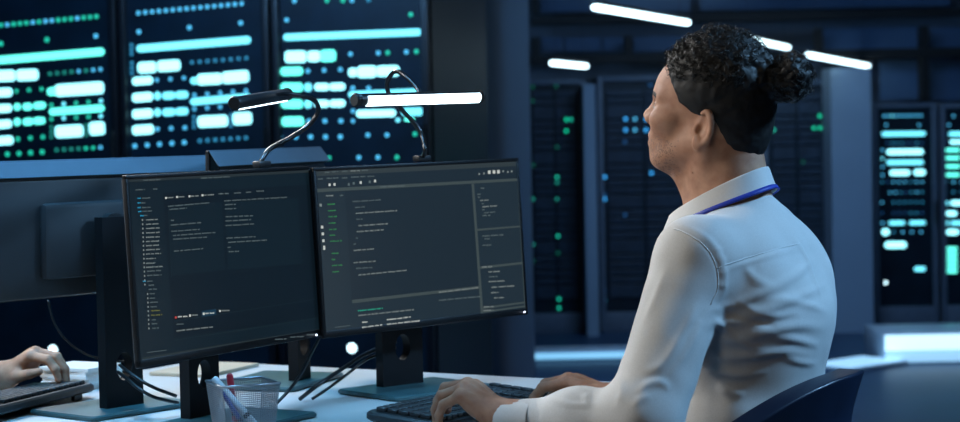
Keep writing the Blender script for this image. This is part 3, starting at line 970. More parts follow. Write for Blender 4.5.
# ------------------------------------------------------------------ light bars
def light_bar(label, a, b, rad, neck, faceang, clampM, ew=.86):
    a, b = np.asarray(a), np.asarray(b)
    c = np.asarray(neck[0], float)
    root = empty('light_bar', tuple(c))
    tag(root, label, 'lamp', 'light bars above the screens')
    A, B = Vector(a - c), Vector(b - c)
    t = (B - A).normalized()
    bm = BM()
    tube(bm, [A, A + t * 0.002, B - t * 0.002, B], [rad * 0.85, rad, rad, rad * 0.85], 20)
    obj('tube_housing', bm, 'lamp_body', root, True, 40)
    x = Vector((0, 0, 1)).cross(t).normalized()
    z = t.cross(x)
    if z.z < 0: z = -z
    side = x if x.y < 0 else -x
    d = (side * math.cos(faceang) - z * math.sin(faceang))
    e2 = t.cross(d)
    bm = BM()
    L = (B - A).length
    prof = [(-1.0, 0.55), (-0.8, 0.95), (-0.3, 1.14), (0.3, 1.14), (0.8, 0.95), (1.0, 0.55)]
    r0 = [bm.verts.new(A + t * (L * 0.05) + e2 * (rad * ew * q) + d * (rad * w)) for q, w in prof]
    r1_ = [bm.verts.new(A + t * (L * 0.985) + e2 * (rad * ew * q) + d * (rad * w)) for q, w in prof]
    for i in range(5): bm.faces.new((r0[i], r0[i + 1], r1_[i + 1], r1_[i]))
    bm.faces.new(r0[::-1]); bm.faces.new(r1_)
    bm.faces.new((r0[0], r1_[0], r1_[5], r0[5]))
    obj('diffuser', bm, 'lamp_white', root)
    for q, s in ((A, -1), (B, 1)):
        bm = BM()
        tube(bm, [q - t * 0.004 * -s, q + t * 0.006 * s, q + t * 0.010 * s], [rad * 1.12, rad * 1.12, rad * 0.9], 20)
        obj('end_cap', bm, 'black_plastic', root, True, 40)
    bm = BM()
    tube(bm, [Vector(p - c) for p in spline(neck, 8)], 0.0045, 10)
    obj('gooseneck', bm, 'chrome_dark', root, True)
    bm = BM()
    box(bm, (0, 0, 0), (0.034, 0.02, 0.012), clampM, 0.003)
    obj('clamp', bm, 'black_plastic', root, True, 40)
    return root


a = P(358, 100, 3.66); b = P(478, 96.5, 3.88)
mid = (a + b) / 2
top2 = PPL(422, 158, M2.c - M2.N * 0.016, M2.N)
top2 += M2.K * (M2.h / 2 + .008 - (top2 - M2.c) @ M2.K)
light_bar('long lit light bar on a bent neck above the right-hand code monitor', a, b, 0.0118,
          [top2, P(425, 150, 3.93), P(420, 131, 3.95), P(404, 112, 3.93), P(391, 98, 3.90), P(387, 84, 3.87), P(394, 72, 3.84), P(404, 75, 3.81), P(416, 87, 3.79), P(420, 93, 3.78)], R(24), R(90) - .842)
a = P(236, 103, 3.42); b = P(286, 94.5, 3.72)
top1 = PPL(262, 167, M1.c - M1.N * 0.016, M1.N)
top1 += M1.K * (M1.h / 2 + .008 - (top1 - M1.c) @ M1.K)
light_bar('light bar seen end-on, on a curved neck above the file list monitor', a, b, 0.0112,
          [top1, P(262, 160, 3.66), P(270, 149, 3.68), P(290, 138, 3.72), P(308, 126, 3.74), P(318, 112, 3.74), P(315, 101, 3.72), P(302, 96, 3.69), P(286, 94, 3.66), P(276, 95, 3.63), P(270, 97, 3.6)], R(84), R(90) - .536, .34)


# ------------------------------------------------------------------ keyboards
def keyboard(label, corner, yaw, L, Wd, zb, zf, group, flip=False):
    """corner: back-left corner on the desk, yaw of the long axis; zb / zf top heights at back and front"""
    u = np.array([math.sin(yaw), math.cos(yaw), 0])
    n = np.array([math.cos(yaw), -math.sin(yaw), 0])
    c = np.asarray(corner, float) + u * L / 2 + n * Wd / 2
    root = empty('keyboard', (c[0], c[1], DZ), R(90) - yaw)
    tag(root, label, 'keyboard', group)
    al = math.atan2(zb - zf, Wd)
    # local x along u, local y = -n (toward the back edge)
    M = Matrix.Translation((0, 0, (zb + zf) / 2 - DZ)) @ Matrix.Rotation(al, 4, 'X')
    bm = BM()
    rounded_prism(bm, L, Wd, -0.016, 0.0, 0.022, 0.004, M, 6)
    obj('case', bm, 'kb_case', root, True, 35)
    bm = BM()
    rows = 6
    rh = (Wd - 0.03) / rows
    for r_ in range(rows):
        y = Wd / 2 - 0.016 - rh * (r_ + 0.5)
        n_ = 21
        kw = (L - 0.034) / n_
        i = 0
        while i < n_:
            span = 1
            if r_ == 5 and i == 4: span = 6
            elif r_ in (2, 3, 4) and i in (0, 13): span = 2
            if i in (15, 19) and r_ < 6 and span == 1:
                i += 1
                if i >= n_: break
            x0 = -L / 2 + 0.017 + kw * i
            box(bm, (x0 + kw * span / 2, y, 0.0035), (kw * span - 0.0028, rh - 0.0030, 0.008), bev=0.0015, M=M, seg=1)
            i += span
    obj('key_caps', bm, 'key_black', root, True, 40)
    for s in (-1, 1):
        bm = BM()
        p = M @ Vector((s * (L / 2 - 0.05), Wd / 2 - 0.02, -0.014))
        box(bm, (p.x, p.y, p.z / 2), (0.03, 0.008, max(p.z, 0.004)), bev=0.0015)
        obj('tilt_foot', bm, 'black_plastic', root)
    return root


keyboard('black keyboard under the hands of the man in the white shirt', (-.213, 3.458, 0), R(34), .405, .172, .749, .737, 'black keyboards')
q0 = PZ(98, 381, .752)
q1 = PZ(-20, 410, .752)
yk = math.atan2(q0[0] - q1[0], q0[1] - q1[1])
ulen = .44
uo = np.array([math.sin(yk), math.cos(yk), 0])
keyboard('black keyboard under the hands of the person opposite', np.array([q0[0], q0[1], 0]), yk + PI, ulen, .15, .7495, .7395, 'black keyboards')


# ------------------------------------------------------------------ cables, papers, pen cup
def cable(label, pts, r=0.0032):
    p0 = np.array(pts[0])
    root_pts = [np.asarray(p) - p0 for p in spline(pts, 8)]
    bm = BM()
    tube(bm, root_pts, r, 8)
    o = obj('monitor_cable', bm, 'cable_black', None, True)
    o.location = tuple(p0)
    tag(o, label, 'cable', 'black cables between the monitors')
    return o


zc_ = DZ + 0.004
cable('upper black cable looping from the column hole of the rear monitor', [P(120, 365, 3.69), P(127, 371, 3.64), P(140, 380, 3.62), P(155, 388, 3.62), P(176, 396, 3.66)])
cable('lower black cable sagging from the column hole of the rear monitor', [P(118, 372, 3.69), P(126, 378, 3.64), P(138, 388, 3.61), P(154, 397, 3.61), P(178, 403, 3.66)])
cable('black cable dropping from the seam between the two code monitors', [P(319, 338, 3.80), P(312, 352, 3.80), P(302, 372, 3.80), P(290, 389, 3.80), PZ(277, 403, zc_)])
cable('black cable from the right-hand monitor stand to the desk, thickest', [P(396, 341, 4.03), P(366, 354, 3.99), P(345, 367, 3.90), PZ(318, 385, zc_ + .03), PZ(300, 399, zc_)], 0.0042)
cable('thin black cable just below the thick one from the right-hand stand', [P(396, 347, 4.03), P(366, 360, 3.99), P(350, 372, 3.86), PZ(330, 387, zc_ + .02), PZ(312, 399, zc_)], 0.003)
cable('thin black cable hanging behind the hands at the left', [P(48, 300, 3.85), P(54, 322, 3.85), P(66, 340, 3.85), P(82, 352, 3.86), P(98, 358, 3.88), P(128, 362, 3.9)], 0.0022)

pc = P(82, 378, 4.13)
bm = BM()
for i in range(6): box(bm, (0.002 * ((i * 2) % 5 - 2), 0, 0.004 + 0.0075 * i), (0.11, 0.125, 0.0074), rz=0.04 * ((i * 3) % 4 - 1.5), bev=0.001)
o = obj('paper_stack', bm, 'paper_white')
o.location = (pc[0], pc[1], DZ)
o.rotation_euler = (0, 0, R(60))
tag(o, 'low stack of white paper beyond the opposite keyboard', 'paper')
pt = PZ(205, 371, DZ)
bm = BM()
box(bm, (0, 0, 0.004), (0.21, 0.15, 0.008), bev=0.002)
o = obj('notebook', bm, 'paper_tan')
o.location = (pt[0], pt[1], DZ)
o.rotation_euler = (0, 0, R(66))
tag(o, 'tan notebook lying on the desk behind the file list monitor', 'notebook')

# mesh pen cup
cc = np.array([-.402, 3.325, DZ])
cup = empty('pen_cup', tuple(cc), R(24))
tag(cup, 'square silver wire-mesh pen cup in front of the file list monitor', 'pen cup')
Ht, wt, wb = 0.100, 0.098, 0.078
bm = BM()
nx, nz = 26, 28
crn = [(-1, -1), (1, -1), (1, 1), (-1, 1)]
for s in range(4):
    (ax, ay), (bx, by) = crn[s], crn[(s + 1) % 4]
    V = [[bm.verts.new(((ax + (bx - ax) * i / nx) * (wb + (wt - wb) * j / nz) / 2, (ay + (by - ay) * i / nx) * (wb + (wt - wb) * j / nz) / 2, 0.003 + (Ht - 0.003) * j / nz)) for i in range(nx + 1)] for j in range(nz + 1)]
    for j in range(nz):
        for i in range(nx): bm.faces.new((V[j][i], V[j][i + 1], V[j + 1][i + 1], V[j + 1][i]))
o = obj('mesh_wall', bm, 'wire_steel', cup)
wm = o.modifiers.new('wire', 'WIREFRAME')
wm.thickness = 0.0009
wm.use_replace = True
bm = BM()
tube(bm, [Vector((x * wt / 2, y * wt / 2, Ht)) for x, y in ((-1, -1), (0, -1), (1, -1), (1, 0), (1, 1), (0, 1), (-1, 1), (-1, 0))], 0.0022, 8, closed=True)
obj('rim', bm, 'wire_steel', cup, True)
boxobj('bottom', (0, 0, 0.0025), (wb, wb, 0.004), 'wire_steel', cup)


def pen(name, a, b, r, m, lab, cat, grp=None):
    a, b = np.asarray(a, float), np.asarray(b, float)
    t_ = (cc[2] + Ht - b[2]) / (a[2] - b[2])
    q_ = b + (a - b) * t_ - cc
    a_ = R(24)
    lx, ly = q_[0] * math.cos(a_) + q_[1] * math.sin(a_), -q_[0] * math.sin(a_) + q_[1] * math.cos(a_)
    lim = wt / 2 - r - .006
    lx, ly = max(-lim, min(lim, lx)), max(-lim, min(lim, ly))
    q_ = cc + np.array([lx * math.cos(a_) - ly * math.sin(a_), lx * math.sin(a_) + ly * math.cos(a_), Ht])
    a = b + (q_ - b) / t_
    root = empty(name, tuple(b))
    tag(root, lab, cat, grp)
    A = Vector(a - b)
    t = -A.normalized()
    bm = BM()
    tube(bm, [A, A + t * 0.003, A * 0.35, Vector((0, 0, 0)) - t * 0.012, Vector((0, 0, 0))], [r * 0.7, r, r, r, r * 0.35], 14)
    obj('barrel', bm, m, root, True, 40)
    bm = BM()
    tube(bm, [A * 0.36, A * 0.30], [r * 1.06, r * 1.06], 14)
    obj('cap_ring', bm, 'chrome_dark', root, True, 40)


# pens lean inside the cup
def cupP(x, y, z):
    a_ = R(24)
    return cc + np.array([x * math.cos(a_) - y * math.sin(a_), x * math.sin(a_) + y * math.cos(a_), z])


pen('pen', P(197.5, 379, 3.335), cupP(0.026, -0.026, 0.014), 0.0062, 'pen_white', 'thick white pen leaning out of the mesh pen cup', 'pen', 'pens in the mesh cup')
pen('pen', P(204, 389, 3.33), cupP(0.002, -0.030, 0.012), 0.0040, 'pen_blue', 'dark blue pen leaning inside the mesh pen cup', 'pen', 'pens in the mesh cup')
pen('marker', P(229.5, 374, 3.34), cupP(-0.004, 0.026, 0.012), 0.0058, 'marker_red', 'red marker standing in the mesh pen cup', 'marker')

# ------------------------------------------------------------------ smooth solids (the figure, its hair and clothes)
class Field:
    def __init__(self):
        self.ops = []

    def add(self, fn, c, rad, k=0.01, sub=False):
        self.ops.append((fn, np.asarray(c, float), float(rad), k, sub))

    def cap(self, a, b, ra, rb=None, k=0.01, s=(1, 1, 1), sub=False):
        rb = ra if rb is None else rb
        a, b, s = np.asarray(a, float), np.asarray(b, float), np.asarray(s, float)
        A, B = a * s, b * s
        ba = B - A
        L2 = max(float(ba @ ba), 1e-12)

        def fn(Q):
            p = Q * s - A
            h = np.clip(p @ ba / L2, 0, 1)
            return np.sqrt(((p - h[:, None] * ba) ** 2).sum(1)) - (ra + (rb - ra) * h)
        self.add(fn, (a + b) / 2, np.linalg.norm(a - b) / 2 + max(ra, rb) / float(min(s.min(), 1)), k, sub)

    def ell(self, c, r, k=0.01, rot=None, sub=False):
        c, r = np.asarray(c, float), np.asarray(r, float)
        Rm = None if rot is None else np.array(Euler(rot).to_matrix())

        def fn(Q):
            p = Q - c
            if Rm is not None: p = p @ Rm
            k0 = np.sqrt(((p / r) ** 2).sum(1))
            k1 = np.sqrt(((p / r ** 2) ** 2).sum(1))
            return k0 * (k0 - 1) / np.maximum(k1, 1e-9)
        self.add(fn, c, r.max(), k, sub)

    def __call__(self, Q, bc=None, br=0.0):
        d = np.full(len(Q), 1.0)
        for fn, c, rad, k, sub in self.ops:
            if bc is not None and np.linalg.norm(bc - c) - rad - br > k + 0.03: continue
            b = fn(Q)
            if sub:
                b = -b
                h = np.clip(0.5 - 0.5 * (d - b) / k, 0, 1) if k > 0 else (b > d).astype(float)
                d = d + (b - d) * h + k * h * (1 - h)
            else:
                h = np.clip(0.5 + 0.5 * (d - b) / k, 0, 1)
                d = d + (b - d) * h - k * h * (1 - h)
        return d


def surface(field, lo, hi, h, disp=None, bs=12, post=None):
    lo, hi = np.asarray(lo, float), np.asarray(hi, float)
    nb = np.ceil((hi - lo) / (h * bs)).astype(int)
    N = nb * bs + 2
    g3 = np.stack(np.meshgrid(*[np.arange(n) for n in nb], indexing='ij'), -1).reshape(-1, 3)
    cen = lo + (g3 * bs + bs / 2) * h
    d0 = np.concatenate([field(cen[i:i + 20000]) for i in range(0, len(cen), 20000)])
    act = g3[np.abs(d0) < bs * h * 0.87 * 1.25 + 0.022]
    off = np.stack(np.meshgrid(*[np.arange(bs + 1)] * 3, indexing='ij'), -1).reshape(-1, 3)
    n1 = bs + 1
    keys, poss, quads = [], [], []

    def gk(c): return (c[..., 0] * N[1] + c[..., 1]) * N[2] + c[..., 2]
    for b in act:
        base = b * bs
        Q = lo + (off + base) * h
        bc = lo + (base + bs / 2) * h
        v = field(Q, bc, bs * h * 0.87)
        if disp is not None: v = v - disp(Q)
        if post is not None: v = post(Q, v)
        if v.min() > 0 or v.max() < 0: continue
        V = v.reshape(n1, n1, n1)
        S = V < 0
        cs = [S[i:bs + i, j:bs + j, k:bs + k] for i in (0, 1) for j in (0, 1) for k in (0, 1)]
        cnt = sum(c.astype(np.int8) for c in cs)
        cell = np.argwhere((cnt > 0) & (cnt < 8))
        if len(cell):
            acc = np.zeros((len(cell), 3))
            num = np.zeros(len(cell))
            cv = {}
            for i in (0, 1):
                for j in (0, 1):
                    for k in (0, 1): cv[i, j, k] = V[cell[:, 0] + i, cell[:, 1] + j, cell[:, 2] + k]
            for ax in range(3):
                o1, o2 = [q for q in range(3) if q != ax]
                for i in (0, 1):
                    for j in (0, 1):
                        a = [0, 0, 0]; a[o1] = i; a[o2] = j
                        c = list(a); c[ax] = 1
                        va, vb = cv[tuple(a)], cv[tuple(c)]
                        m = (va < 0) != (vb < 0)
                        t = np.where(m, va / np.where(m, va - vb, 1), 0)
                        p = np.zeros((len(cell), 3)) + a
                        p[:, ax] = t
                        acc += p * m[:, None]
                        num += m
            pos = lo + (base + cell + acc / num[:, None]) * h
            keys.append(gk(cell + base))
            poss.append(pos)
        for ax in range(3):
            o1, o2 = (ax + 1) % 3, (ax + 2) % 3
            sl = [slice(0, bs)] * 3
            s2 = list(sl)
            s2[ax] = slice(1, bs + 1)
            A, B = S[tuple(sl)], S[tuple(s2)]
            e_ = np.argwhere(A != B)
            if not len(e_): continue
            fl = A[e_[:, 0], e_[:, 1], e_[:, 2]]
            g0 = e_ + base
            u = np.zeros(3, int); u[o1] = 1
            w = np.zeros(3, int); w[o2] = 1
            q = np.stack([gk(g0), gk(g0 - u), gk(g0 - u - w), gk(g0 - w)], 1)
            q[~fl] = q[~fl][:, ::-1]
            quads.append(q)
    keys = np.concatenate(keys)
    poss = np.concatenate(poss)
    quads = np.concatenate(quads)
    order = np.argsort(keys)
    ks = keys[order]
    idx = np.searchsorted(ks, quads)
    idx = np.clip(idx, 0, len(ks) - 1)
    ok = (ks[idx] == quads).all(1)
    return poss[order], idx[ok]


def np_mesh(name, V, Fq, mats, parent, mi=None):
    me = bpy.data.meshes.new(name)
    nq = Fq.shape[1]
    me.vertices.add(len(V))
    me.vertices.foreach_set('co', V.astype(np.float32).ravel())
    me.loops.add(Fq.size)
    me.loops.foreach_set('vertex_index', Fq.astype(np.int32).ravel())
    me.polygons.add(len(Fq))
    me.polygons.foreach_set('loop_start', (np.arange(len(Fq)) * nq).astype(np.int32))
    for m in mats: me.materials.append(MATS[m])
    if mi is not None: me.polygons.foreach_set('material_index', mi.astype(np.int32))
    me.polygons.foreach_set('use_smooth', np.ones(len(Fq), bool))
    me.update(calc_edges=True)
    me.validate()
    o = bpy.data.objects.new(name, me)
    COL.objects.link(o)
    o.parent = parent
    return o


# pose: local frame of the man, x forward, y to his left, z up
TH = R(28)
MO = np.array([.44, 3.45, 0])
MF = np.array([-math.cos(TH), math.sin(TH), 0])
ML = np.array([-math.sin(TH), -math.cos(TH), 0])


def loc(p):
    q = np.asarray(p, float) - MO
    return np.array([q @ MF, q @ ML, q[2]])


HO = np.array([0.051, 0, 1.241])     # between the ears
HP = R(10)                            # head tipped up
HS = .94


def hd(x, y, z):
    x, y, z = x * HS * (.91 if x > 0 else 1), y * HS, z * HS
    return HO + np.array([x * math.cos(HP) - z * math.sin(HP), y, x * math.sin(HP) + z * math.cos(HP)])


def unhd(Q):
    p = (Q - HO) / HS
    x = p[:, 0] * math.cos(HP) + p[:, 2] * math.sin(HP)
    return np.stack([np.where(x > 0, x / .91, x), p[:, 1], -p[:, 0] * math.sin(HP) + p[:, 2] * math.cos(HP)], 1)


HR = (0, -HP, 0)
LSH, RSH = loc((.353, 3.287, 1.016)), loc((.512, 3.597, 1.018))
LEL, REL = loc((.252, 3.175, .764)), loc((.41, 3.60, .800))
LWR, RWR = loc((.034, 3.295, .7545)), loc((.228, 3.484, .7535))

body = Field()
# head
body.ell(hd(.000, 0, .052), (.094, .0725, .082), .01, HR)
body.ell(hd(-.034, 0, .03), (.060, .066, .07), .02, HR)
body.ell(hd(.050, 0, -.010), (.054, .055, .074), .02, HR)
body.ell(hd(.088, 0, .040), (.016, .030, .030), .025, HR)
for s in (-1, 1):
    body.cap(hd(-.008, s * .053, -.040), hd(.070, s * .024, -.083), .016, .015, .03)
    body.ell(hd(.066, s * .041, -.008), (.030, .025, .024), .018, HR)
    body.cap(hd(.094, s * .012, .034), hd(.076, s * .045, .034), .0125, .011, .014)
body.ell(hd(.086, 0, -.081), (.016, .022, .017), .018, HR)
body.ell(hd(.088, 0, -.050), (.020, .029, .026), .014, HR)
body.cap(hd(.104, 0, .022), hd(.1255, 0, -.007), .0070, .0098, .012)
for s in (-1, 1): body.ell(hd(.112, s * .0125, -.013), (.013, .0082, .0095), .007, HR)
for s in (-1, 1): body.ell(hd(.115, s * .007, -.021), (.008, .0042, .004), .004, HR, sub=True)
for s in (-1, 1): body.ell(hd(.110, s * .034, .014), (.018, .018, .0115), .010, HR, sub=True)
body.ell(hd(.1045, 0, -.0425), (.0105, .021, .0070), .005, HR)
body.ell(hd(.1030, 0, -.0565), (.0105, .019, .0075), .005, HR)
body.cap(hd(.117, -.022, -.0495), hd(.117, .022, -.0495), .0022, .0022, .004, sub=True)
for s in (-1, 1):
    body.ell(hd(.0850, s * .033, .013), (.0140, .0130, .0120), .003, HR)
    body.cap(hd(.0995, s * .024, .0205), hd(.092, s * .046, .0175), .0034, .003, .004)
    body.cap(hd(.0975, s * .025, .0055), hd(.092, s * .045, .007), .003, .003, .005)
# ears
EX, EZ = -.020, -.012
for s in (-1, 1):
    ea = (0.10, -HP - R(12), s * R(-26))
    body.ell(hd(EX - .010, s * .076, EZ + .004), (.018, .0055, .031), .006, ea)
    body.ell(hd(EX - .004, s * .0825, EZ + .007), (.010, .0085, .018), .004, ea, sub=True)
    ring = []
    for a in np.linspace(-0.5, 1.35 * PI, 15):
        ring.append(hd(EX - .010 - .0157 * math.sin(a), s * (.081 + .005 * math.sin(a)), EZ + .004 + .0285 * math.cos(a)))
    for p, q in zip(ring, ring[1:]): body.cap(p, q, .0042, .0042, .003)
    body.ell(hd(EX - .002, s * .079, EZ - .026), (.009, .0045, .010), .005, HR)
    body.ell(hd(EX + .006, s * .076, EZ - .002), (.006, .005, .008), .005, HR)
    body.ell(hd(EX + .0005, s * .080, EZ - .003), (.005, .006, .006), .003, HR, sub=True)
# neck, shoulders, trunk
body.cap(hd(-.026, 0, -.03), (.004, 0, 1.06), .057, .064, .03)
body.cap(hd(-.062, .0, -.02), (-.012, 0, 1.08), .042, .052, .03)
for s in (-1, 1): body.cap(hd(-.03, s * .050, -.045), (.062, s * .018, 1.075), .015, .013, .02)
body.cap(hd(.045, 0, -.075), (.058, 0, 1.08), .022, .024, .03)
TS = (1, .70, 1)
body.cap((-.010, 0, .585), (-.018, 0, .74), .104, .096, .05, TS)
body.cap((-.018, 0, .74), (-.015, 0, .93), .096, .104, .05, TS)
body.cap((-.015, 0, .93), (0, 0, 1.00), .104, .092, .05, TS)
for s, SH, EL, WR in ((1, LSH, LEL, LWR), (-1, RSH, REL, RWR)):
    body.cap((-.016, s * .03, 1.045), SH + (-.004, 0, -.012), .045, .046, .04)
    body.cap(SH, EL, .048, .040, .03)
    m = EL + (WR - EL) * .35
    body.cap(EL, m, .040, .041, .02)
    body.cap(m, WR, .041, .0265, .02)
    # legs
    hip, knee, ank = np.array([-.03, s * .095, .555]), np.array([.40, s * .125, .545]), np.array([.36, s * .125, .09])
    body.cap(hip, knee, .078, .055, .04)
    body.cap(knee, ank, .052, .036, .03)
    body.cap(ank + (0, 0, -.03), ank + (.13, s * .02, -.05), .034, .028, .02)


# hands
def hand(WR, fwd, s, yawdeg, drop, spread):
    """WR wrist, fwd forward direction, s +1 left hand / -1 right hand (thumb on the inner side)"""
    f = np.asarray(fwd, float)
    f /= np.linalg.norm(f)
    inn = np.cross(f, (0, 0, 1)) * s          # toward the thumb
    inn = inn - f * (inn @ f)
    inn /= np.linalg.norm(inn)
    up = np.cross(inn, f)
    if up[2] < 0: up = -up

    def H(x, y, z): return WR + f * x + inn * y + up * z
    body.cap(WR - f * np.array([1, 1, 0]) * .03, H(.015, 0, .001), .0255, .024, .02)
    kn = [(.088, .028, .006), (.092, .008, .010), (.086, -.012, .008), (.076, -.031, .002)]
    base = [(.012, .014, 0), (.012, .005, 0), (.012, -.006, 0), (.012, -.015, -.001)]
    for a, b in zip(base, kn): body.cap(H(*a), H(*b), .0165, .0115, .014)
    body.ell(H(.045, -.002, -.008), (.035, .032, .014), .012, tuple(Matrix((tuple(f), tuple(inn), tuple(up))).transposed().to_euler()))
    tips = []
    lens = [(.042, .025, .022), (.047, .029, .023), (.044, .027, .022), (.034, .020, .020)]
    sp = [.10, .02, -.06, -.16]
    for i, (kb, L, an) in enumerate(zip(kn, lens, sp)):
        a0 = drop[i]
        p = np.array(kb)
        rr = [(.0105, .0095), (.0092, .0085), (.0084, .0066)]
        if i == 3: rr = [(.0092, .0082), (.008, .0073), (.0072, .0058)]
        ang = a0[0]
        for j in range(3):
            dvec = np.array([math.cos(ang) * math.cos(an * spread), math.cos(ang) * math.sin(an * spread), -math.sin(ang)])
            q = p + dvec * L[j]
            body.cap(H(*p), H(*q), rr[j][0], rr[j][1], .0035 if j else .005)
            if j == 0: body.ell(H(*p), (.0115, .0115, .0105), .005)
            if j < 2: ang += a0[1 + j]
            p = q
        tips.append((H(*p), f * dvec[0] + inn * dvec[1] + up * dvec[2], f, up))
    # thumb
    t0, t1, t2, t3 = (.020, .018, -.008), (.050, .042, -.018), (.078, .050, -.026), (.100, .048, -.032)
    body.cap(H(*t0), H(*t1), .017, .0125, .014)
    body.cap(H(*t1), H(*t2), .0115, .0100, .004)
    body.cap(H(*t2), H(*t3), .0098, .0072, .003)
    # tendons
    for a, b in zip(base, kn):
        body.cap(H(a[0] + .02, a[1], a[2] + .014), H(b[0] - .01, b[1], b[2] + .0095), .0028, .0034, .006)
    tips.append((H(*t3), None, f, up))
    return tips


fl = loc(MO + np.array([-.83, .53, 0])); fl[2] = 0
LF = np.array([fl[0], fl[1], .52])
tipsL = hand(LWR, LF, 1, 0, [(.62, .72, .45), (.66, .80, .45), (.80, .78, .45), (.92, .66, .40)], 2.2)
RF = loc(MO + np.array([-.86, .50, 0])); RF[2] = .30
tipsR = hand(RWR, RF, -1, 0, [(.50, .62, .45), (.52, .70, .45), (.62, .7, .45), (.68, .65, .40)], 1.8)

man = empty('person', tuple(MO), math.atan2(MF[1], MF[0]))
tag(man, 'person in a white shirt and blue lanyard with a dark hair bun, seated typing', 'person')
Vb, Fb = surface(body, (-.24, -.46, 0.0), (.62, .46, 1.42), .0024)
cb = Vb[Fb].mean(1)
hl = unhd(cb)
mi = np.zeros(len(Fb))
lipm = (hl[:, 0] > .100) & (np.abs(hl[:, 1]) < .022) & (hl[:, 2] < -.0385) & (hl[:, 2] > -.0610)
lipm &= ((np.abs(hl[:, 2] + .0495) < .0100 - np.abs(hl[:, 1]) * .35))
mi[lipm] = 1
jaw = (hl[:, 2] < -.032) & (hl[:, 2] > -.12) & (hl[:, 0] > .012) & (hl[:, 2] < -.03 - .0 * hl[:, 0]) & ~lipm
beard = jaw & (hl[:, 0] > .02 + .3 * (hl[:, 2] + .05)) & (hl[:, 2] > -.105)
dith = rng.random(len(Fb)) < np.clip((hl[:, 0] - .02) * 12, 0, .32) * np.clip((-.028 - hl[:, 2]) * 40, 0, 1)
mi[(hl[:, 2] > -.11) & (hl[:, 0] > .0) & dith & ~lipm] = 3
brow = (hl[:, 0] > .06) & (np.abs(np.abs(hl[:, 1]) - .032) < .019) & (np.abs(hl[:, 2] - (.0365 - 9.0 * (np.abs(hl[:, 1]) - .03) ** 2)) < .0042)
mi[brow] = 2
lash = (hl[:, 0] > .08) & (np.abs(np.abs(hl[:, 1]) - .036) < .013) & (np.abs(hl[:, 2] - .0185) < .0016)
mi[lash] = 2
eye = (hl[:, 0] > .08) & (np.abs(np.abs(hl[:, 1]) - .034) < .0105) & (np.abs(hl[:, 2] - .0125) < .0048)
mi[eye] = 4
iris = eye & (np.abs(np.abs(hl[:, 1]) - .034) < .0055)
mi[iris] = 5
skin_o = np_mesh('body', Vb, Fb, ['skin', 'lip', 'brow', 'stubble', 'eye_white', 'eye_dark'], man, mi)

# fingernails
for tl in (tipsL, tipsR):
    for p, d_, f, up in tl[:4]:
        nrm = up - d_ * (up @ d_)
        nrm = nrm / np.linalg.norm(nrm)
        bm = BM()
        c = p - d_ * .002 + nrm * .0062
        sd = np.cross(nrm, d_)
        Mx = Matrix(((d_[0], sd[0], nrm[0], c[0]), (d_[1], sd[1], nrm[1], c[1]), (d_[2], sd[2], nrm[2], c[2]), (0, 0, 0, 1)))
        bmesh.ops.create_uvsphere(bm, u_segments=10, v_segments=6, radius=1.0, matrix=Mx @ Matrix.Diagonal((.0060, .0048, .0012, 1)))
        obj('fingernail', bm, 'nail', man, True)


# ------------------------------------------------------------------ noise for cloth and hair
def vnoise(Q, sc, seed=0):
    p = Q * sc + seed * 17.31
    i = np.floor(p).astype(np.int64)
    f = p - i
    f = f * f * (3 - 2 * f)

    def hsh(a):
        n = (a[:, 0] * 73856093) ^ (a[:, 1] * 19349663) ^ (a[:, 2] * 83492791) ^ (seed * 2654435)
        n = (n ^ (n >> 13)) * 1274126177
        return ((n ^ (n >> 16)) & 0xFFFF) / 65535.0
    r = 0
    for x in (0, 1):
        for y in (0, 1):
            for z in (0, 1):
                w = (f[:, 0] if x else 1 - f[:, 0]) * (f[:, 1] if y else 1 - f[:, 1]) * (f[:, 2] if z else 1 - f[:, 2])
                r = r + w * hsh(i + np.array([x, y, z]))
    return r - 0.5


# ------------------------------------------------------------------ shirt
shirt = Field()
shirt.cap((-.006, 0, .60), (-.018, 0, .72), .122, .115, .05, TS)
for s in (-1, 1): shirt.ell((-.052, s * .105, .965), (.075, .085, .095), .05)
shirt.cap((-.034, 0, 1.02), (-.030, 0, 1.068), .070, .050, .05)
shirt.cap((-.018, 0, .72), (-.026, 0, .90), .115, .126, .05, TS)
shirt.cap((-.026, 0, .90), (-.006, 0, .985), .126, .110, .05, TS)
for s, SH, EL, WR in ((1, LSH, LEL, LWR), (-1, RSH, REL, RWR)):
    shirt.cap((-.030, s * .045, 1.036), SH + (-.006, 0, -.010), .054, .058, .035)
    shirt.cap(SH, EL, .066, .062, .035)
    d_ = (WR - EL) / np.linalg.norm(WR - EL)
    shirt.cap(EL, EL + (WR - EL) * .45, .058, .048, .03)
    shirt.cap(EL + (WR - EL) * .45, WR - d_ * .045, .048, .0315, .03)
    shirt.cap(WR - d_ * .05, WR - d_ * .026, .0295, .0285, .008)


def on_shirt(px, py):
    """where the view line through a picture point first meets the plain shirt (local frame)"""
    r = ray(px, py)
    t = 2.85
    for _ in range(90):
        q = loc(CAM + t * r)
        d = float(shirt(q[None])[0])
        if d < .0006: return q
        t += max(d * .7, .0008)
        if t > 4.3: break
    return None


WR_LINES = []


def fold(pts, amp, wid):
    q = [on_shirt(*p) for p in pts]
    q = [x for x in q if x is not None]
    if len(q) < 2: return
    q = np.array(spline(q, 6)) if len(q) > 2 else np.array(q)
    WR_LINES.append((q, amp, wid, q.mean(0), np.linalg.norm(q - q.mean(0), axis=1).max()))


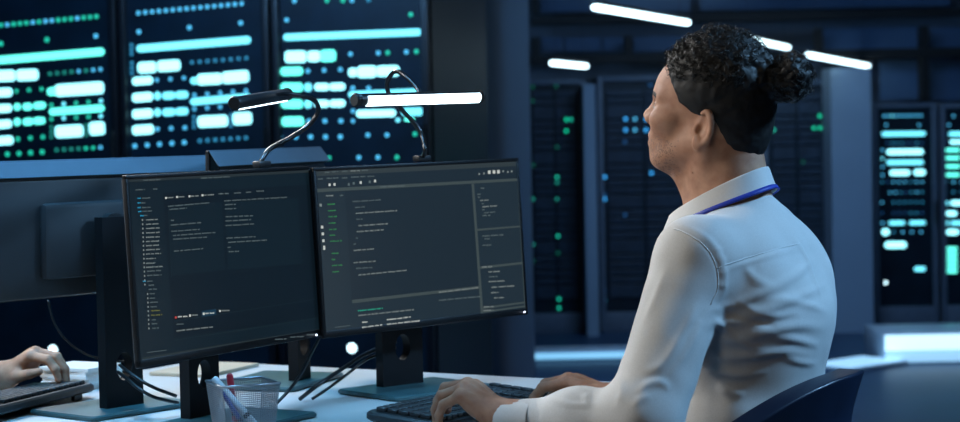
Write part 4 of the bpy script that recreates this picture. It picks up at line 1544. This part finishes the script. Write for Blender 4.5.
# folds of the back and flank, read from the photograph
for f_ in ([[(704, 312), (730, 306), (765, 292), (800, 272), (818, 256)], .0045, .0075], [[(700, 326), (735, 322), (770, 308), (805, 294), (828, 284)], .0055, .008],
           [[(706, 340), (730, 341), (765, 332), (800, 326), (830, 330)], .006, .0085], [[(706, 353), (722, 357), (752, 356), (785, 352), (815, 356)], .006, .008],
           [[(708, 366), (724, 373), (742, 375), (772, 370)], .005, .0075], [[(716, 384), (730, 392), (746, 394)], .004, .007],
           [[(735, 300), (752, 310), (776, 316), (800, 312)], .004, .006], [[(712, 318), (728, 332), (748, 346), (770, 350)], .0045, .0065], [[(790, 236), (806, 254), (816, 280), (822, 300)], .003, .008],
           [[(742, 262), (756, 280), (778, 290)], .0025, .008], [[(770, 336), (796, 340), (820, 346), (832, 352)], .005, .0065], [[(716, 302), (736, 316), (760, 322), (786, 334)], -.0035, .006],
           [[(712, 336), (720, 350), (732, 364)], -.003, .006], [[(760, 300), (785, 300), (812, 306), (828, 312)], .004, .007], [[(780, 356), (800, 362), (818, 364)], .004, .006],
           [[(655, 243), (646, 272), (632, 304), (616, 338), (604, 356)], .006, .008], [[(668, 262), (656, 296), (640, 330), (620, 360)], .003, .009], [[(700, 300), (690, 320), (676, 345), (664, 364)], .004, .008],
           [[(704, 318), (694, 338), (682, 358), (668, 378)], .0045, .0075], [[(684, 336), (672, 354), (658, 368), (640, 374)], .004, .008], [[(638, 396), (646, 386), (660, 383), (670, 390)], .007, .006],
           [[(632, 410), (640, 400), (652, 396)], .004, .006], [[(578, 376), (586, 392), (588, 410)], .0045, .006], [[(600, 362), (606, 384), (602, 408)], .004, .007], [[(558, 386), (574, 386), (590, 392)], .003, .005],
           [[(548, 398), (568, 404), (600, 404)], .003, .005], [[(534, 400), (538, 410), (538, 420)], -.003, .005], [[(618, 372), (622, 392), (616, 414)], .003, .007]):
    fold(*f_)
# seams: yoke across the back, armhole
fold([(716, 268), (740, 260), (770, 251), (800, 243), (826, 238)], -.0012, .003)
fold([(717, 273), (740, 265), (770, 256), (800, 248), (826, 243)], .0022, .004)
fold([(672, 228), (690, 236), (706, 248), (716, 266), (718, 288), (712, 304)], -.0014, .003)
fold([(678, 225), (696, 232), (712, 244), (722, 264), (724, 290), (716, 308)], .003, .006)
for a, b in (((712, 252), (722, 248)), ((716, 262), (726, 258)), ((718, 274), (728, 271)), ((718, 286), (727, 285))): fold([a, b], .0025, .004)


SEAMS = [[(716, 268), (740, 260), (770, 251), (800, 243), (826, 238)], [(674, 229), (690, 236), (706, 248), (716, 266), (718, 288), (712, 304)]]
SEAMS = [[q for q in (on_shirt(*p) for p in s_) if q is not None] for s_ in SEAMS]


def shirt_disp(Q):
    d = .006 * vnoise(Q, np.array([9., 9, 13]), 1) + .003 * vnoise(Q, np.array([24., 24, 30]), 2)
    # soft gathered folds on the sleeves
    bc = Q.mean(0)
    for q, amp, wid, c, rad in WR_LINES:
        if np.linalg.norm(bc - c) > rad + wid * 3 + .05: continue
        best = np.full(len(Q), 1e9)
        L = len(q) - 1
        seg = np.zeros(len(Q))
        for i in range(L):
            ba = q[i + 1] - q[i]
            l2 = max(ba @ ba, 1e-12)
            h = np.clip((Q - q[i]) @ ba / l2, 0, 1)
            dd = ((Q - q[i] - h[:, None] * ba) ** 2).sum(1)
            m = dd < best
            best = np.where(m, dd, best)
            seg = np.where(m, (i + h) / L, seg)
        env = np.clip(np.minimum(seg, 1 - seg) * 3, 0.05, 1)
        d = d + .85 * amp * np.exp(-best / (wid * wid)) * env
    return d


NB, NA = np.array([-.012, 0, 1.135]), np.array([.42, 0, 1.0])    # the neck opening


def shirt_open(Q, v):
    # open the cloth at the neck, the cuffs and the hem: remove everything inside the inner layer there
    nax = np.array([.33, 0, .94])
    p = Q - np.array([.022, 0, 1.07])
    h = p @ nax
    r = np.sqrt(((p - h[:, None] * nax) ** 2 * np.array([1, 1.1, 1])).sum(1))
    return np.maximum(v, -np.maximum(r - .042, -(h + .0)))


Vs, Fs = surface(shirt, (-.24, -.46, .52), (.62, .46, 1.20), .003, shirt_disp, 12, shirt_open)
keep = Vs[Fs].mean(1)[:, 2] > .57
so = np_mesh('shirt', Vs, Fs[keep], ['shirt_white'], man)

for s_ in SEAMS:
    pts = []
    for q in spline(s_, 10):
        j = int(np.argmin(((Vs - q) ** 2).sum(1)))
        pts.append(Vs[j])
    pts = np.array(pts)
    for _ in range(3): pts[1:-1] = (pts[:-2] + pts[1:-1] * 2 + pts[2:]) / 4
    bm = BM()
    tube(bm, [Vector(q) for q in pts], .0012, 6)
    obj('seam', bm, 'collar_white', so, True)

# cuffs
for s, EL, WR in ((1, LEL, LWR), (-1, REL, RWR)):
    d_ = Vector((WR - EL) / np.linalg.norm(WR - EL))
    bm = BM()
    a = Vector(WR) - d_ * .057
    n_ = 28
    rings = []
    for L, r_ in ((0, .0350), (.014, .0352), (.036, .0345), (.060, .0345), (.063, .0330), (.056, .0318), (.03, .0310)):
        x = Vector((0, 0, 1)).cross(d_).normalized()
        z = d_.cross(x)
        rings.append([bm.verts.new(a + d_ * L + (x * math.cos(2 * PI * k / n_) + z * math.sin(2 * PI * k / n_) * .92) * r_) for k in range(n_)])
    for A, B in zip(rings, rings[1:]):
        for k in range(n_): bm.faces.new((A[k], A[(k + 1) % n_], B[(k + 1) % n_], B[k]))
    obj('cuff', bm, 'collar_white', man, True, 60)


# collar: stand and folded leaf
def collar_pt(ph, v):
    """ph 0 at the throat; v 0..1 from stand foot over the fold to the leaf edge"""
    c, s = math.cos(ph), math.sin(ph)
    fr = (1 + c) / 2
    top = 1.157 - .086 * fr
    cx = .029
    rx, ry = .085, .067
    tipx = max(0, (c - .45) / .55)
    leaf = .033 + .019 * tipx
    if v < .35:
        t = v / .35
        r_ = 1.0
        z = top - .040 * (1 - t)
        g = 1.03 - .03 * t
    elif v < .5:
        t = (v - .35) / .15
        a = PI * t
        g = 1.0 + .055 * (1 - math.cos(a)) / 2 * 1.0
        z = top + .004 * math.sin(a)
    else:
        t = (v - .5) / .5
        g = 1.055 + .07 * t + .03 * t * t * (1 - fr) + .16 * t * abs(s)
        z = top - leaf * t
    x = cx + rx * g * c + .012 * tipx * max(0, (v - .5) * 2)
    y = ry * g * s
    return (x, y, z)


bm = BM()
nu, nv = 72, 16
g0 = R(17)
rows = [[bm.verts.new(collar_pt(g0 + (2 * PI - 2 * g0) * i / nu, j / nv)) for j in range(nv + 1)] for i in range(nu + 1)]
for i in range(nu):
    for j in range(nv): bm.faces.new((rows[i][j], rows[i + 1][j], rows[i + 1][j + 1], rows[i][j + 1]))
co = obj('collar', bm, 'collar_white', man, True)
m_ = co.modifiers.new('thick', 'SOLIDIFY')
m_.thickness = .0016
m_.offset = 0
m_ = co.modifiers.new('sub', 'SUBSURF')
m_.levels = m_.render_levels = 1

# lanyard: flat ribbon lying under the edge of the leaf, both ends running down the chest
rib = []
for i in range(61):
    ph = R(60) + (2 * PI - R(120)) * i / 60
    x, y, z = collar_pt(ph, 1.0)
    cdir = Vector((x - .029, y, 0)).normalized()
    rib.append((Vector((x, y, z)) + cdir * .0008 + Vector((0, 0, .002)), cdir))
bm = BM()
vs = []
for p, c in rib:
    upv = Vector((0, 0, 1)) - c * .9
    upv.normalize()
    tn = Vector((-c.y, c.x, 0))
    w = (Vector((0, 0, 1)) * .6 - c * .5).normalized() * .0042
    vs.append((bm.verts.new(p + w), bm.verts.new(p - w)))
for a, b in zip(vs, vs[1:]): bm.faces.new((a[0], b[0], b[1], a[1]))
lo_ = obj('lanyard', bm, 'lanyard_blue', man, True)
m_ = lo_.modifiers.new('thick', 'SOLIDIFY')
m_.thickness = .002
m_.offset = 1

# trousers and shoes
tr = Field()
tr.cap((-.010, 0, .59), (-.012, 0, .66), .112, .112, .05, TS)
for s in (-1, 1):
    hip, knee, ank = np.array([-.03, s * .095, .555]), np.array([.40, s * .125, .545]), np.array([.36, s * .125, .10])
    tr.cap(hip, knee, .088, .068, .04)
    tr.cap(knee, ank, .066, .052, .03)
Vt, Ft = surface(tr, (-.24, -.30, .04), (.56, .30, .80), .007, lambda Q: .006 * vnoise(Q, np.array([14., 14, 14]), 4))
keep = Vt[Ft].mean(1)[:, 2] < .655
np_mesh('trousers', Vt, Ft[keep], ['trouser'], man)
for s in (-1, 1):
    sh = Field()
    a = np.array([.36, s * .125, 0])
    sh.cap(a + (-.03, 0, .045), a + (.10, s * .018, .042), .040, .036, .03, (1, 1, 1))
    sh.cap(a + (.10, s * .018, .036), a + (.175, s * .03, .030), .034, .026, .03)
    Vx, Fx = surface(sh, (.2, -.3, -.02), (.66, .3, .14), .006, None, 12, lambda Q, v: np.maximum(v, .001 - Q[:, 2]))
    np_mesh('shoe', Vx, Fx, ['shoe'], man)

# ------------------------------------------------------------------ hair
HLZ = [-.14, -.09, -.06, -.04, -.01, .008, .014, .022, .030, .058, .080, .094, .115, .16]
HLX = [-.115, -.090, -.078, -.066, -.050, -.040, .004, .016, .034, .055, .074, .088, .092, .092]


def hair_field(Q, bc=None, br=0):
    p = unhd(Q)
    z = p[:, 2]
    top = np.clip((z - .045) / .075, 0, 1)
    top = top * top * (3 - 2 * top)
    front = np.clip((p[:, 0] + .10) / .10, 0, 1)
    th = .0055 + .010 * top * (0.6 + .4 * front)
    c = np.array([.000, 0, .052])
    r = np.array([.0995, .0770, .0870])
    q = (p - c) / (r + th[:, None] * np.array([.9, 1, 1.05]))
    k0 = np.sqrt((q ** 2).sum(1))
    d = (k0 - 1) * (.085)
    q3 = (p - np.array([-.022, 0, .078])) / np.array([.099, .081, .094])
    d3 = (np.sqrt((q3 ** 2).sum(1)) - 1) * .088
    h = np.clip(.5 + .5 * (d - d3) / .02, 0, 1)
    d = d + (d3 - d) * h - .02 * h * (1 - h)
    # back of the head down to the nape
    q2 = (p - np.array([-.056, 0, .004])) / np.array([.072, .063, .098])
    d2 = (np.sqrt((q2 ** 2).sum(1)) - 1) * .065
    h = np.clip(.5 + .5 * (d - d2) / .03, 0, 1)
    d = d + (d2 - d) * h - .03 * h * (1 - h)
    # keep clear of the face
    fx = np.interp(z, HLZ, HLX)
    cut = (p[:, 0] - fx) * .8
    k_ = .012
    h = np.clip(.5 - .5 * (d - cut) / k_, 0, 1)
    d = d + (cut - d) * h + k_ * h * (1 - h)
    d = np.maximum(d, -.088 - z)
    # bun
    b = p - BUN
    db = (np.sqrt(((b / np.array([.036, .036, .046])) ** 2).sum(1)) - 1) * .036
    nk = p - np.array([-.112, 0, .095])
    dn = np.sqrt((nk ** 2).sum(1)) - .026
    for o_, k2 in ((dn, .02), (db, .012)):
        h = np.clip(.5 + .5 * (d - o_) / k2, 0, 1)
        d = d + (o_ - d) * h - k2 * h * (1 - h)
    amp = .0022 + .006 * top
    near_bun = np.clip(1 - db / .012, 0, 1)
    amp = amp + .006 * near_bun
    n = vnoise(p, np.array([85., 85, 85]), 5) + .6 * vnoise(p, np.array([170., 170, 170]), 6)
    return d - amp * n


BUN = np.array([-.150, 0, .103])
Vh, Fh = surface(hair_field, (-.20, -.11, 1.05), (.18, .11, 1.46), .0026)
hair = np_mesh('hair', Vh, Fh, ['hair_black'], man)

# curls standing off the hair
hv = unhd(Vh)
bm = BM()
pick = np.where(((hv[:, 2] > .075) & (hv[:, 0] > -.09)) | (np.linalg.norm(hv - BUN, axis=1) < .042))[0]
nv_ = np.zeros_like(Vh)
vA, vB, vC = Vh[Fh[:, 0]], Vh[Fh[:, 1]], Vh[Fh[:, 2]]
fn = np.cross(vB - vA, vC - vA)
for k in range(4): np.add.at(nv_, Fh[:, k], fn)
nv_ /= np.maximum(np.linalg.norm(nv_, axis=1), 1e-12)[:, None]
for i in rng.choice(pick, 1300, replace=False):
    p, n = Vh[i], nv_[i]
    tdir = rng.normal(size=3)
    tdir -= n * (tdir @ n)
    tdir /= np.linalg.norm(tdir) + 1e-9
    b_ = np.cross(n, tdir)
    rr = rng.uniform(.003, .0065)
    turns = rng.uniform(.6, 1.5)
    L = rng.uniform(.008, .022)
    pts = []
    for k in range(11):
        t = k / 10
        a = turns * 2 * PI * t
        pts.append(p - n * .003 + tdir * (L * t) + b_ * (rr * math.sin(a)) + n * (rr * (1 - math.cos(a)) * .8))
    r0 = rng.uniform(.0005, .001)
    tube(bm, pts, [r0 * (1 - .6 * k / 10) for k in range(11)], 4, caps=False)
obj('hair_curl', bm, 'hair_strand', hair, True)['kind'] = 'stuff'

# ------------------------------------------------------------------ office chair
ch = empty('office_chair', tuple(MO + MF * (-.03)), math.atan2(MF[1], MF[0]))
tag(ch, 'black office chair with a curved glossy backrest behind the man in white', 'chair')
bm = BM()
nu, nv = 32, 10


def back_pt(u, v, off):
    s = u * 2 - 1
    off = -off * (.018 + .034 * max(0, (v - .62) / .38) ** 1.2)
    zt = .812 - .062 * abs(s) ** 2.6
    z = .60 + (zt - .60) * v
    x = -.134 + .100 * s * s - .012 * math.sin(v * PI) + off
    y = .222 * s * (1 - .22 * (1 - v))
    return (x, y, z)


G = [[[bm.verts.new(back_pt(i / nu, j / nv, o_)) for j in range(nv + 1)] for i in range(nu + 1)] for o_ in (0, 1)]
for i in range(nu):
    for j in range(nv):
        for q, w in ((0, 0), (1, 1)):
            f = (G[q][i][j], G[q][i + 1][j], G[q][i + 1][j + 1], G[q][i][j + 1])
            bm.faces.new(f)
    for j in (0, nv): bm.faces.new((G[0][i][j], G[0][i + 1][j], G[1][i + 1][j], G[1][i][j]))
for i in (0, nu):
    for j in range(nv): bm.faces.new((G[0][i][j], G[0][i][j + 1], G[1][i][j + 1], G[1][i][j]))
o = obj('backrest', bm, 'chair_shell', ch, True)
m_ = o.modifiers.new('bev', 'BEVEL')
m_.width = .016
m_.segments = 4
m_.angle_limit = R(50)
bm = BM()
rounded_prism(bm, .47, .48, .405, .462, .06, .02, Matrix.Translation((.08, 0, 0)), 6)
obj('seat', bm, 'chair_fabric', ch, True, 50)
bm = BM()
tube(bm, [Vector(p) for p in spline([(-.03, 0, .40), (-.17, 0, .40), (-.215, 0, .48), (-.198, 0, .64)], 8)], .022, 10)
obj('back_support', bm, 'black_plastic', ch, True, 40)
bm = BM()
tube(bm, [(.08, 0, .10), (.08, 0, .40)], .026, 16)
obj('gas_lift', bm, 'chrome_dark', ch, True, 40)
for k in range(5):
    a = 2 * PI * k / 5
    d_ = Vector((math.cos(a), math.sin(a), 0))
    bm = BM()
    tube(bm, [Vector((.08, 0, .10)) + d_ * .02, Vector((.08, 0, .075)) + d_ * .29], [.024, .016], 10)
    l_ = obj('leg', bm, 'black_plastic', ch, True, 40)
    bm = BM()
    c = Vector((.08, 0, .03)) + d_ * .29
    t = Vector((-d_.y, d_.x, 0))
    tube(bm, [c - t * .022, c - t * .018, c + t * .018, c + t * .022], [.024, .03, .03, .024], 16)
    obj('caster', bm, 'black_plastic', l_, True, 40)

# the person at the other side of the desk, same build, turned around
hands_mid = MO + MF * (LWR[0] + RWR[0]) / 2 + ML * (LWR[1] + RWR[1]) / 2
turn = PI + R(20)
man2 = copy_tree(man)
rz2 = man.rotation_euler[2] + turn
tgt = PZ(12, 383, .764)
v2 = hands_mid - MO
cs, sn = math.cos(turn), math.sin(turn)
v2r = np.array([v2[0] * cs - v2[1] * sn, v2[0] * sn + v2[1] * cs, 0])
hm = v2r + 0
f2 = np.array([math.cos(rz2), math.sin(rz2), 0])
pos = tgt - v2r - f2 * .112
man2.location = (pos[0], pos[1], 0.004)
man2.rotation_euler = (0, 0, rz2)
tag(man2, 'person at the left edge with only the typing hands in view, above the opposite keyboard', 'person')
ch2 = copy_tree(ch)
p2 = pos + f2 * (-.03)
ch2.location = (p2[0], p2[1], 0)
ch2.rotation_euler = (0, 0, rz2)
tag(ch2, 'office chair of the person opposite, beyond the left edge of the photo', 'chair')


# ------------------------------------------------------------------ unseen panel lights added to light the scene
def added_light(name, lab, loc_, sx, sy, col, power, tgt=None, spread=180):
    root = empty(name, loc_)
    tag(root, lab, 'ceiling light', 'added unseen panel lights')
    boxobj('frame', (0, 0, 0.03), (sx + .06, sy + .06, .05), 'lamp_body', root, bev=.004)
    boxobj('diffuser', (0, 0, 0.0), (sx, sy, .012), 'panel_light', root)
    ld = bpy.data.lights.new(name, 'AREA')
    ld.shape = 'RECTANGLE'
    ld.size, ld.size_y = sx, sy
    ld.color = col
    ld.energy = power
    ld.spread = R(spread)
    lo2 = bpy.data.objects.new(name + '_lamp', ld)
    COL.objects.link(lo2)
    lo2.parent = root
    lo2.location = (0, 0, -.03)
    if tgt is not None:
        d = Vector(tgt) - Vector(loc_)
        lo2.rotation_euler = d.to_track_quat('-Z', 'Y').to_euler()
    return root


added_light('added_light', 'unseen warm fill panel added overhead behind the camera', (-1.0, .3, 2.74), .7, .5, (1.0, .86, .66), 5.4, (.5, 3.3, .9), 100)  # camera-side fill put in to lift the shirt's flank
added_light('added_light', 'unseen neutral key panel added high above the seat of the person opposite', (-2.7, 3.7, 2.74), .6, .5, (1.0, .96, .90), 24, (.3, 3.4, 1.0), 80)  # key light put in for the face and sleeve front
added_light('added_light', 'unseen neutral fill panel added beyond the far end of the desk', (-1.3, 5.8, 2.74), .7, .5, (.95, .97, 1.0), 24, (.2, 3.5, 1.0), 90)  # put in for extra light on the desk and the man's front
added_light('added_light', 'unseen blue rim panel added behind the chair of the man in white', (2.3, 3.3, 2.74), .5, .5, (.28, .60, 1.0), 42, (.5, 3.5, 1.0), 100)  # put in to give the blue light on the man's back
added_light('added_light', 'unseen blue fill panel added above the far floor before the racks', (1.5, 9.5, 2.74), 1.2, 1.2, (.22, .52, 1.0), 46, (1.2, 10.5, 0.0), 180)  # put in to brighten the far racks and wall
added_light('added_light', 'unseen blue panel added above the aisle before the glowing left-hand racks', (-1.0, 6.4, 2.74), 1.4, .6, (.18, .50, 1.0), 60, (-.1, 8.9, 1.2), 180)  # put in to light the rack fronts, aimed at the pillar
added_light('added_light', 'unseen blue panel added above the rear monitors on the desk', (-.8, 3.3, 2.74), .7, .5, (.16, .55, 1.0), 12, (-.7, 3.8, 1.0), 60)  # put in to tint the rear monitors' top slopes blue
